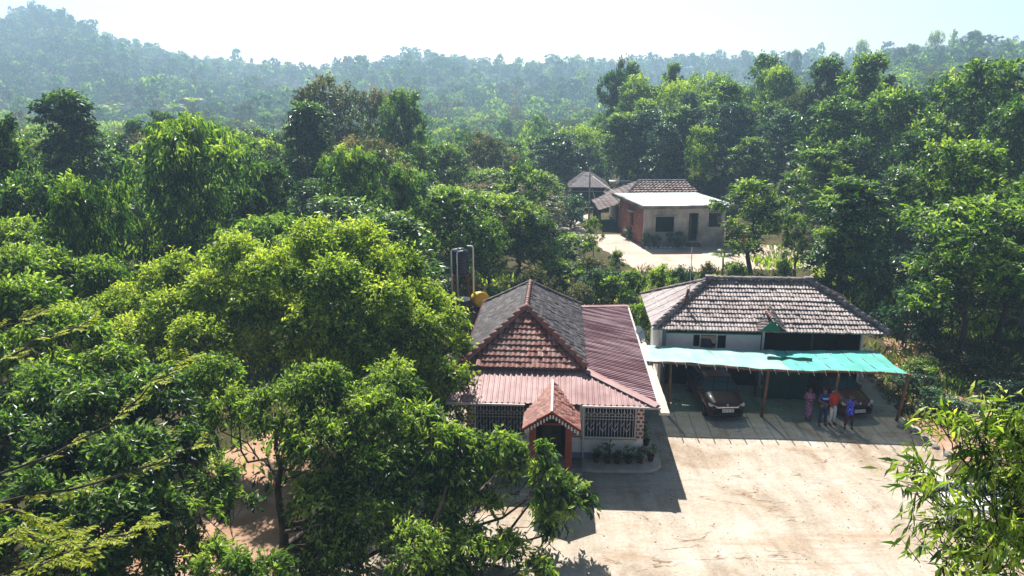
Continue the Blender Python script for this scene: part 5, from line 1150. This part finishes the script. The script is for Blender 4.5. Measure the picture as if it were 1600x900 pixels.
near_tree('tree', 32, (-13, 31, 0), [plobe(*p) for p in (
 (300, 422, 32, 42), (365, 400, 31, 42), (250, 445, 32, 42), (410, 425, 30, 36), (335, 455, 30, 48), (400, 480, 29, 45), (270, 490, 30, 48), (200, 480, 31, 45), (150, 500, 30, 44), (220, 530, 29, 48), (320, 530, 28, 50), (390, 545, 28, 44), (150, 560, 29, 44), (270, 580, 28, 45), (100, 480, 33, 42))],
 0.175, .42, 7200, 7, 0.54, LY, M['bark'], 'sunlit bushy tree left of the big yellow green one', 6.5, .2, tone=.17, droop=.5)
# glossy tree in front of the porch with its limb reaching right
near_tree('tree', 33, (-6.9, 20.5, 0), [plobe(*p) for p in (
 (500, 610, 22.5, 60), (570, 650, 22, 58), (440, 640, 22, 55), (500, 690, 21, 62), (580, 730, 21, 60), (500, 790, 20, 58), (570, 810, 20, 60), (640, 700, 22, 50), (650, 770, 21, 46), (640, 860, 19, 55), (520, 880, 19, 60), (350, 640, 22, 46), (330, 590, 23, 44), (610, 600, 24, 46))],
 0.180, .40, 5600, 7, 0.54, LG, M['bark'], 'dark glossy tree with a bent trunk in front of the house', 6, .17, tone=.1, droop=.75, lean=(-.4, 1.2))
near_tree('tree', 34, (-3.2, 19, 0), [plobe(*p) for p in (
 (690, 690, 22, 40), (730, 705, 22, 36), (780, 700, 22, 34), (830, 705, 22, 26), (715, 740, 21.5, 40), (770, 740, 21.5, 34), (700, 790, 21, 36), (750, 790, 21, 26), (860, 760, 21.5, 32), (895, 775, 21.5, 24), (865, 805, 21.3, 26), (730, 850, 20, 42), (785, 855, 20, 32), (690, 885, 19.5, 40), (830, 890, 19.5, 24), (660, 660, 22.5, 30), (845, 735, 21.5, 16))],
 0.255, .36, 2236, 7, 0.49, LG, M['bark'], 'leaning tree whose leafy limbs hang across the porch steps', 4.2, .12, tone=.16, droop=.9, lean=(1.2, .8))
# dark mass of the lower left
near_tree('tree', 35, (-11, 18.5, 0), [plobe(*p) for p in (
 (160, 640, 20, 70), (240, 620, 21, 62), (100, 700, 19, 70), (200, 720, 18.5, 70), (270, 700, 20, 50), (60, 780, 17.5, 70), (160, 800, 17, 75), (240, 800, 18, 55), (60, 620, 21, 60), (120, 880, 16, 75), (220, 880, 17, 55), (20, 860, 16, 60), (280, 860, 19, 34), (20, 690, 19, 55))],
 0.210, .42, 5460, 7, 0.49, LD, M['bark'], 'shadowy dense tree filling the lower left corner', 6, .2, tone=.07, droop=.5)
near_tree('tree', 36, (-14.5, 23, 0), [plobe(*p) for p in (
 (40, 480, 26, 60), (110, 520, 25, 55), (30, 560, 24, 55), (180, 580, 24, 45), (90, 590, 23, 50), (10, 430, 30, 60), (70, 420, 32, 50), (140, 440, 32, 50), (30, 380, 34, 50))],
 0.225, .4, 3640, 7, 0.51, LG, M['bark'], 'green tree at the left edge under the glossy forest trees', 8, .2, tone=.05, droop=.6)
# thin shrubs on the bare soil
near_tree('tree', 37, (-7.6, 17.8, 0), [plobe(*p) for p in ((330, 740, 19, 26), (365, 790, 18.5, 26), (310, 800, 18, 24), (330, 880, 17, 36), (385, 880, 17, 30), (290, 720, 20, 24), (420, 890, 17.5, 30))],
 0.210, .4, 676, 6, 0.46, LG, M['bark'], 'thin sapling over the bare reddish soil patch', 2.6, .06, tone=.08, droop=.5)
# yellow-green pinnate boughs reaching in from the left
def bough_tree(seed, base, boughs, label):
    rg = np.random.default_rng(seed); o = empty('tree', base, 0, label, 'tree'); lines = [limb(rg, (0, 0, 0), (0, 0, 7.5), .16, .07, 8, .012)]; V = []; A = []; TA = []; TB = []
    for pts, z0 in boughs:
        P_ = np.array([tuple(atY(*p) - Vector(base)) for p in pts]); st = np.array([0, 0, z0])
        t_ = np.linspace(0, 1, len(P_)); tt_ = np.linspace(0, 1, 14); PP = np.stack([np.interp(tt_, t_, P_[:, i]) for i in range(3)], -1); PP[1:-1] += rg.normal(size=(12, 3)) * .03
        full = np.concatenate([limb(rg, st, PP[0], .06, .03, 4, .02)[0][:-1], PP]); lines.append((full, np.linspace(.035, .005, len(full))))
        for j in range(2, 14):
            for s_ in range(4):
                if rg.random() < .3 + .4 * (math.sin(j * 1.9 + seed) > .2): continue
                d = unit(PP[min(j + 1, 13)] - PP[j - 1]); side = unit(np.cross(d, [0, 0, 1.])) * (1 if s_ % 2 else -1)
                fd = unit(d * .8 + side * rg.uniform(.4, 1.1) + np.array([0, 0, rg.uniform(-.3, .25)])); fl_ = rg.uniform(.16, .34); p0 = PP[j] - d * .08 * s_; TA.append(p0); TB.append(p0 + fd * fl_)
                for q_ in range(7):
                    for s2 in (-1, 1):
                        p = p0 + fd * fl_ * (q_ + .7) / 7; ld = unit(np.cross(fd, [0, 0, 1.]) * s2 + fd * .45 + rg.normal(size=3) * .12 - [0, 0, .12]); l_ = rg.uniform(.06, .10)
                        V.append(leaf_quads(rg, p[None], ld[None], np.array([l_]), np.array([l_ * .5]), 2.5)); A.append(.70 + rg.normal(0, .16))
    TV, TQ = tubes(lines, 6); v, q_ = straight_tubes(np.array(TA), np.array(TB), .006, .002); TQ = np.concatenate([TQ, q_ + len(TV)]); TV = np.concatenate([TV, v])
    npmesh('trunk', TV, TQ, [M['bark']], parent=o, smooth=True); V = np.concatenate(V); npmesh('crown', V, np.arange(len(V)).reshape(-1, 4), [LP], {'face_tone': np.clip(A, 0, 1)}, o)
bough_tree(41, (-9.5, 12.0, 0), [
 ([(-60, 760, 12), (60, 720, 12.2), (180, 660, 12.6), (240, 600, 13), (292, 566, 13.2), (300, 560, 13.3)], 6.5), ([(-60, 800, 11.5), (80, 770, 11.6), (200, 740, 12), (300, 700, 12.4), (340, 672, 12.6)], 6),
 ([(-80, 600, 13), (0, 560, 13), (60, 530, 13.4), (120, 510, 13.6), (150, 490, 13.7)], 7.3),
 ([(-80, 560, 13.5), (-20, 520, 13.5), (30, 500, 13.8), (80, 480, 14)], 7.5)], 'feathery yellow green boughs reaching in from the left edge')
bough_tree(42, (-8.2, 10.0, 0), [
 ([(-60, 920, 10), (60, 880, 10.2), (150, 850, 10.5), (220, 825, 10.8), (228, 818, 10.9), (240, 820, 11)], 5), ([(-60, 870, 10), (30, 830, 10.2), (80, 850, 10.4), (150, 850, 10.6)], 5.5),
 ([(0, 960, 9.6), (60, 880, 10), (110, 870, 10.3), (150, 880, 10.4)], 4.6), ([(-60, 800, 10.5), (20, 800, 10.6), (70, 815, 10.9), (130, 830, 11)], 5.8)], 'lower feathery boughs with thin pale twigs at the bottom left corner')
# slender leaved tree at the lower right
rg = np.random.default_rng(51)
lbs = [plobe(*p) for p in ((1500, 690, 8.6, 50), (1560, 700, 8.4, 60), (1600, 760, 8.2, 70), (1530, 760, 8.4, 60), (1470, 770, 8.8, 46), (1450, 740, 9, 34), (1560, 830, 8, 70), (1500, 860, 8.2, 50), (1610, 880, 7.8, 80), (1550, 900, 7.8, 60), (1460, 880, 8.4, 30), (1590, 680, 8.6, 50), (1640, 700, 8.4, 60), (1545, 650, 8.7, 30), (1490, 820, 8.5, 40))]
near_tree('tree', 52, (5.9, 8.2, 0), lbs, .235, .19, 430, 6, .42, LY, M['bark'], 'near tree with long slender drooping leaves at the lower right', 10.2, .09, tone=.2, droop=.8, trunk_top=.92, shell=.35)

# ---- forest of individual trees behind the hand placed ones
rg = np.random.default_rng(77)
occupied = [(o.location.x, o.location.y) for o in C.objects if o.get('category') == 'tree' and o.location.y > 35]
def clear_zone(x, y):
    px = 800 + F * x / y * .968
    return (-5.5 < x < 20 and y < 60) or (3 < x < 31 and 56 < y < 89) or (4.5 < x < 16 and 84 < y < 98) or (x < 20 and x > -2.5 and y < 66)
spots = []
for yy in np.arange(40, 128, 5.2):
    for xx in np.arange(-.78 * yy - 4, .78 * yy + 4, 5.4):
        x, y = xx + rg.uniform(-1.9, 1.9), yy + rg.uniform(-1.9, 1.9)
        if (y < 50 and x > 14 and x < 20): continue
        if clear_zone(x, y) or any((x - a) ** 2 + (y - b_) ** 2 < 3.6 ** 2 for a, b_ in occupied): continue
        spots.append((x, y))
LAND = [('the dark tree with yellow tips', 22, 240), ('the tall pointed tree', 118, 220), ('the three dark spires', 215, 210), ('the very broad drooping tree', 275, 280), ('the bare branches', 440, 190), ('the orange tinged trees', 550, 200), ('the bright pointed tree', 545, 300), ('the black water tank', 720, 400), ('the round pale green tree', 700, 340), ('the banana plants', 785, 290), ('the grey roofed shed', 918, 270), ('the dark dome on the skyline', 955, 170), ('the brown cottage ridge', 1020, 270), ('the pale crowned slim tree', 1065, 210), ('the flat slab roof', 1100, 290), ('the dark rounded skyline tree', 1195, 130), ('the two brownish peaks', 1300, 140), ('the tallest bright topped tree', 1358, 140), ('the huge dark shaded tree', 1330, 240), ('the big yellow green topped tree', 1520, 300), ('the large corner tree', 1560, 160), ('the bright upright tree', 1282, 290), ('the left edge glossy tree', 60, 340), ('the sunlit yellow green crown', 500, 380), ('the bushy sunlit crown', 300, 420)]
KIND = dict(open_yellow='open yellow green tree', dome='rounded mid green tree', dome_dark='rounded dark green tree', cone='dark pointed tree', column='slim mid green tree', column_blue='slim blue green tree', olive='dry olive tree', yellow='yellow green round tree', open_olive='thin crowned olive tree', droopy='tree with drooping leaves')
spots.sort(key=lambda s_: s_[1]); spots = spots[:285]
ymax = max(s_[1] for s_ in spots)
for x, y in spots:
    az = x / y; key = rg.choice(['dome', 'dome_dark', 'cone', 'column', 'olive', 'yellow', 'open_olive', 'droopy'] if az < .1 else ['dome', 'dome_dark', 'dome_dark', 'column', 'column_blue', 'olive', 'yellow', 'cone'])
    if y < 60 and key in ('olive', 'open_olive'): key = 'dome'
    (tm, cm), H, Rr = pick(key, x * 3 + y); h0 = hz(x, y); cap = 8.3 + 2.0 * rg.random() if az < .1 else 9.5 + 2.5 * rg.random()
    if y < 62: cap = min(cap, 7.5 if az < 0 else 8.5)
    if -.12 < az < .1: cap *= .62 if y < 85 else .8
    s_ = rg.uniform(.85, 1.2)

    gp = 'forest trees left of the houses' if az < -.12 else 'forest trees behind the houses' if az < .1 else 'forest trees right of the houses'
    zt_ = h0 + cap * .8 - CAMH; dz_ = y * math.cos(PITCH) - zt_ * math.sin(PITCH); ipx, ipy = 800 + F * x / dz_, 450 - F * (y * math.sin(PITCH) + zt_ * math.cos(PITCH)) / dz_
    ln, lx, ly = min(LAND, key=lambda l_: (l_[1] - ipx) ** 2 + 3 * (l_[2] - ipy) ** 2); ddx, ddy = ipx - lx, ipy - ly
    rel = ('just left of' if ddx < 0 else 'just right of') if abs(ddx) > 1.6 * abs(ddy) and abs(ddx) < 45 else ('well left of' if ddx < 0 else 'well right of') if abs(ddx) > 1.6 * abs(ddy) else ('behind and left of' if ddx < 0 else 'behind and right of') if ddy < 0 else ('below and left of' if ddx < 0 else 'below and right of')
    lab = KIND[key] + ' ' + rel + ' ' + ln
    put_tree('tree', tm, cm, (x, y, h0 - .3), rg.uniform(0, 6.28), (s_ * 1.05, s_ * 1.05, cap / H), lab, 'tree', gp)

def matte(m_, name):
    c_ = m_.copy(); c_.name = name; p_ = c_.node_tree.nodes['Principled BSDF']; p_.inputs['Roughness'].default_value = .8; p_.inputs['Specular IOR Level'].default_value = .12; return c_
FG, FD, FY, FO, FB = [matte(m_, n_) for m_, n_ in ((LG, 'far_mid_green'), (LD, 'far_dark_green'), (LY, 'far_yellow_green'), (LO, 'far_olive'), (LB, 'far_blue_green'))]
# ---- the far wood and wooded hills: one mass nobody could count
def mini(seed, n_l, leaf, shape, H=9.5, Rr=4.0):
    rg = np.random.default_rng(seed); lb = lobes_auto(rg, H, Rr, 3.0, 14, shape); V = []; A = []
    tot = sum(l_[1][0] ** 2 for l_ in lb)
    for c, r in lb:
        k_ = max(3, int(n_l * r[0] ** 2 / tot)); d = rand_dir(rg, k_, -.3); P_ = np.array(c) + d * np.array(r) * rg.uniform(.7, 1.1, (k_, 1)); D = unit(rg.normal(size=(k_, 3)) + d * .4)
        L = leaf * rg.uniform(.6, 1.25, k_); V.append(leaf_quads(rg, P_ - D * leaf * .5, D, L, L * .75, .9)); A.append(np.clip(.25 + .3 * np.clip(d[:, 2], 0, 1) + rg.normal(0, .12, k_) + rg.normal(0, .06), 0, 1))  # upper leaves lighter: sunlit tops put into the colour, plus random tone
    k_ = 1; d = unit(np.array([[0, 0, 1.]])); tv, tq = straight_tubes(np.array([[0, 0, -.5]]), np.array([[0, 0, H * .7]]), .16, .06, 4)
    V = np.concatenate(V + [tv[tq.ravel()]]); A = np.concatenate(A + [np.zeros(len(tq))])
    return V.astype(np.float32), A.astype(np.float32)
def mass(pts, minis, name, label, scl):
    Vs = []; As = []; Ms = []
    for x, y in pts:
        k_ = rg.integers(len(minis)); V, A = minis[k_]; a = rg.uniform(0, 6.28); c, s_ = math.cos(a), math.sin(a); sx = scl(y) * rg.uniform(.7, 1.2) * (1.45 if y > 330 and rg.random() < .1 else 1); sz = sx * rg.uniform(.8, 1.25) * (1.25 if rg.random() < .07 else 1)
        if sz > sx * 1.5: sx *= .7
        W_ = np.empty_like(V); W_[:, 0] = (V[:, 0] * c - V[:, 1] * s_) * sx + x; W_[:, 1] = (V[:, 0] * s_ + V[:, 1] * c) * sx + y; W_[:, 2] = V[:, 2] * sz + hz(x, y) - .6
        Vs.append(W_); As.append(np.clip(A + rg.normal(0, .1), 0, 1)); pt_ = math.sin(x * .021 + 1) * math.cos(y * .017) ; As[-1] = np.clip(As[-1] + .12 * pt_, 0, 1); Ms.append(np.full(len(A), rg.choice(5, p=[.2, .08, .37, .30, .05] if y < 330 and x / y < .06 else [.28, .27, .1, .25, .1])))
    V = np.concatenate(Vs)
    return props(npmesh(name, V, np.arange(len(V)).reshape(-1, 4), [FG, FD, FY, FO, FB], {'face_tone': np.concatenate(As)}, mi=np.concatenate(Ms)), label=label, cat='forest', kind='stuff')
pts = []
for yy in np.arange(100, 330, 6.4):
    for xx in np.arange(-.76 * yy, .76 * yy, 7.0):
        x, y = xx + rg.uniform(-2.8, 2.8), yy + rg.uniform(-2.8, 2.8)
        if y < ymax + 3 and not (y > ymax - 8 and False): continue
        pts.append((x, y))
mass(pts, [mini(60 + i, 620, .62, s_) for i, s_ in enumerate(('dome', 'dome', 'umbrella', 'column', 'cone', 'dome'))], 'forest', 'continuous hazy forest filling the valley floor behind the nearer trees', lambda y: .95)
pts = []
for yy in np.arange(333, 900, 9.5):
    for xx in np.arange(-.74 * yy, .74 * yy, 10.5):
        pts.append((xx + rg.uniform(-4.5, 4.5), yy + rg.uniform(-4.5, 4.5)))
mass(pts, [mini(80 + i, 130, 1.35, s_) for i, s_ in enumerate(('dome', 'dome', 'umbrella', 'column', 'cone', 'dome'))], 'hill_forest', 'blue hazy forest covering the distant hills', lambda y: 1.15)

# ---- ground cover
def tuft_field(name, polys, dens, h, w, lm, label, seed, zoff=0.0):
    rg = np.random.default_rng(seed); P_ = []
    for (x0, x1, y0, y1, k_) in polys:
        n = int(abs((x1 - x0) * (y1 - y0)) * dens * k_); P_.append(np.stack([rg.uniform(x0, x1, n), rg.uniform(y0, y1, n)], -1))
    P_ = np.concatenate(P_); clump = np.sin(P_[:, 0] * .9 + 1.3) * np.cos(P_[:, 1] * .7) + np.sin(P_[:, 0] * .37 - P_[:, 1] * .5); P_ = P_[clump + rg.normal(0, .7, len(P_)) > -.2]; n = len(P_)
    B = np.concatenate([P_, hgt(P_[:, 0], P_[:, 1])[:, None] + zoff], -1); D = unit(rg.normal(size=(n, 3)) * .5 + [0, 0, 1.]); L = h * rg.uniform(.4, 1.3, n)
    V = leaf_quads(rg, B, D, L, L * w, 0); return props(npmesh(name, V, np.arange(4 * n).reshape(n, 4), [lm], {'face_tone': rg.uniform(.2, 1, n)}), label=label, cat=name.replace('_', ' '), kind='stuff')
tuft_field('grass', [(-3, 8.5, 42, 58, 1), (8.5, 20, 42, 57.5, 1), (20, 30, 42, 64, .8)], 26, .5, .22, LY, 'sunlit grass and weeds on the bank behind the houses', 1)
tuft_field('dry_grass', [(-3, 20, 45, 60, .8), (5, 12, 54, 63, 1), (17.5, 27, 31, 48, 2.4), (17.2, 22, 26, 33, 2), (20, 34, 60, 72, .6)], 14, .42, .25, LO, 'dry straw coloured grass and leaf litter on the slopes', 2)
tuft_field('undergrowth', [(-60, -5.5, 38, 100, .5), (20, 75, 33, 100, .5), (-20, -5, 24, 40, 1), (18.5, 30, 22, 36, 2.2)], 14, .42, .4, LD, 'dark leafy undergrowth below the forest trees', 3)

# loose stones at the right edge of the yard
for i, (px, py, r_) in enumerate(((1407, 668, .16), (1428, 676, .2), (1445, 688, .17), (1462, 700, .14), (1418, 660, .12), (1575, 632, .35), (1590, 640, .3), (1560, 645, .25), (1598, 622, .3), (1480, 712, .15))):
    p = at(px, py); rr = random.Random(i); bm = bmesh.new(); bmesh.ops.create_icosphere(bm, subdivisions=2, radius=r_)
    for v in bm.verts: v.co *= 1 + rr.uniform(-.13, .13); v.co.z *= .7
    me = bpy.data.meshes.new('rock'); bm.to_mesh(me); bm.free(); me.materials.append(M['stone']); o = bpy.data.objects.new('rock', me); C.objects.link(o); o.location = (p.x, p.y, r_ * .3)
    props(o, 'grey field stone on the soil strip by the yard' if px < 1500 else 'shaded grey boulder under the right edge trees', 'rock', 'stones along the yard edge' if px < 1500 else 'boulders under the right trees')

# ---- haze
hz_b = MB().box(-830, 830, -60, 1150, -45, 130)
m = bpy.data.materials.new('haze'); m.use_nodes = True; t = m.node_tree; t.nodes.clear()
pv = t.nodes.new('ShaderNodeVolumePrincipled'); pv.inputs['Color'].default_value = (.50, .75, 1, 1); pv.inputs['Density'].default_value = .0010; pv.inputs['Anisotropy'].default_value = .3
o_ = t.nodes.new('ShaderNodeOutputMaterial'); t.links.new(pv.outputs[0], o_.inputs['Volume'])
hz_b.build('haze', m, kind='stuff')

# ---- labels that two or more things still share are told apart by order
by = {}
for o in bpy.data.objects:
    if o.parent is None and o.get('label') and o.get('group'): by.setdefault(o['label'], []).append(o)
ORD = ['first', 'second', 'third', 'fourth', 'fifth', 'sixth', 'seventh', 'eighth', 'ninth', 'tenth']
for lab, L_ in by.items():
    if len(L_) < 2: continue
    if L_[0]['category'] == 'tree':
        L_.sort(key=lambda o: o.location.y)
        for i, o in enumerate(L_): o['label'] = lab + (', nearest one' if i == 0 else ', farthest one' if i == len(L_) - 1 else ', %s nearest one' % ORD[i])
    else:
        L_.sort(key=lambda o: o.location.x)
        for i, o in enumerate(L_): o['label'] = ORD[i] + ' from the left, ' + lab
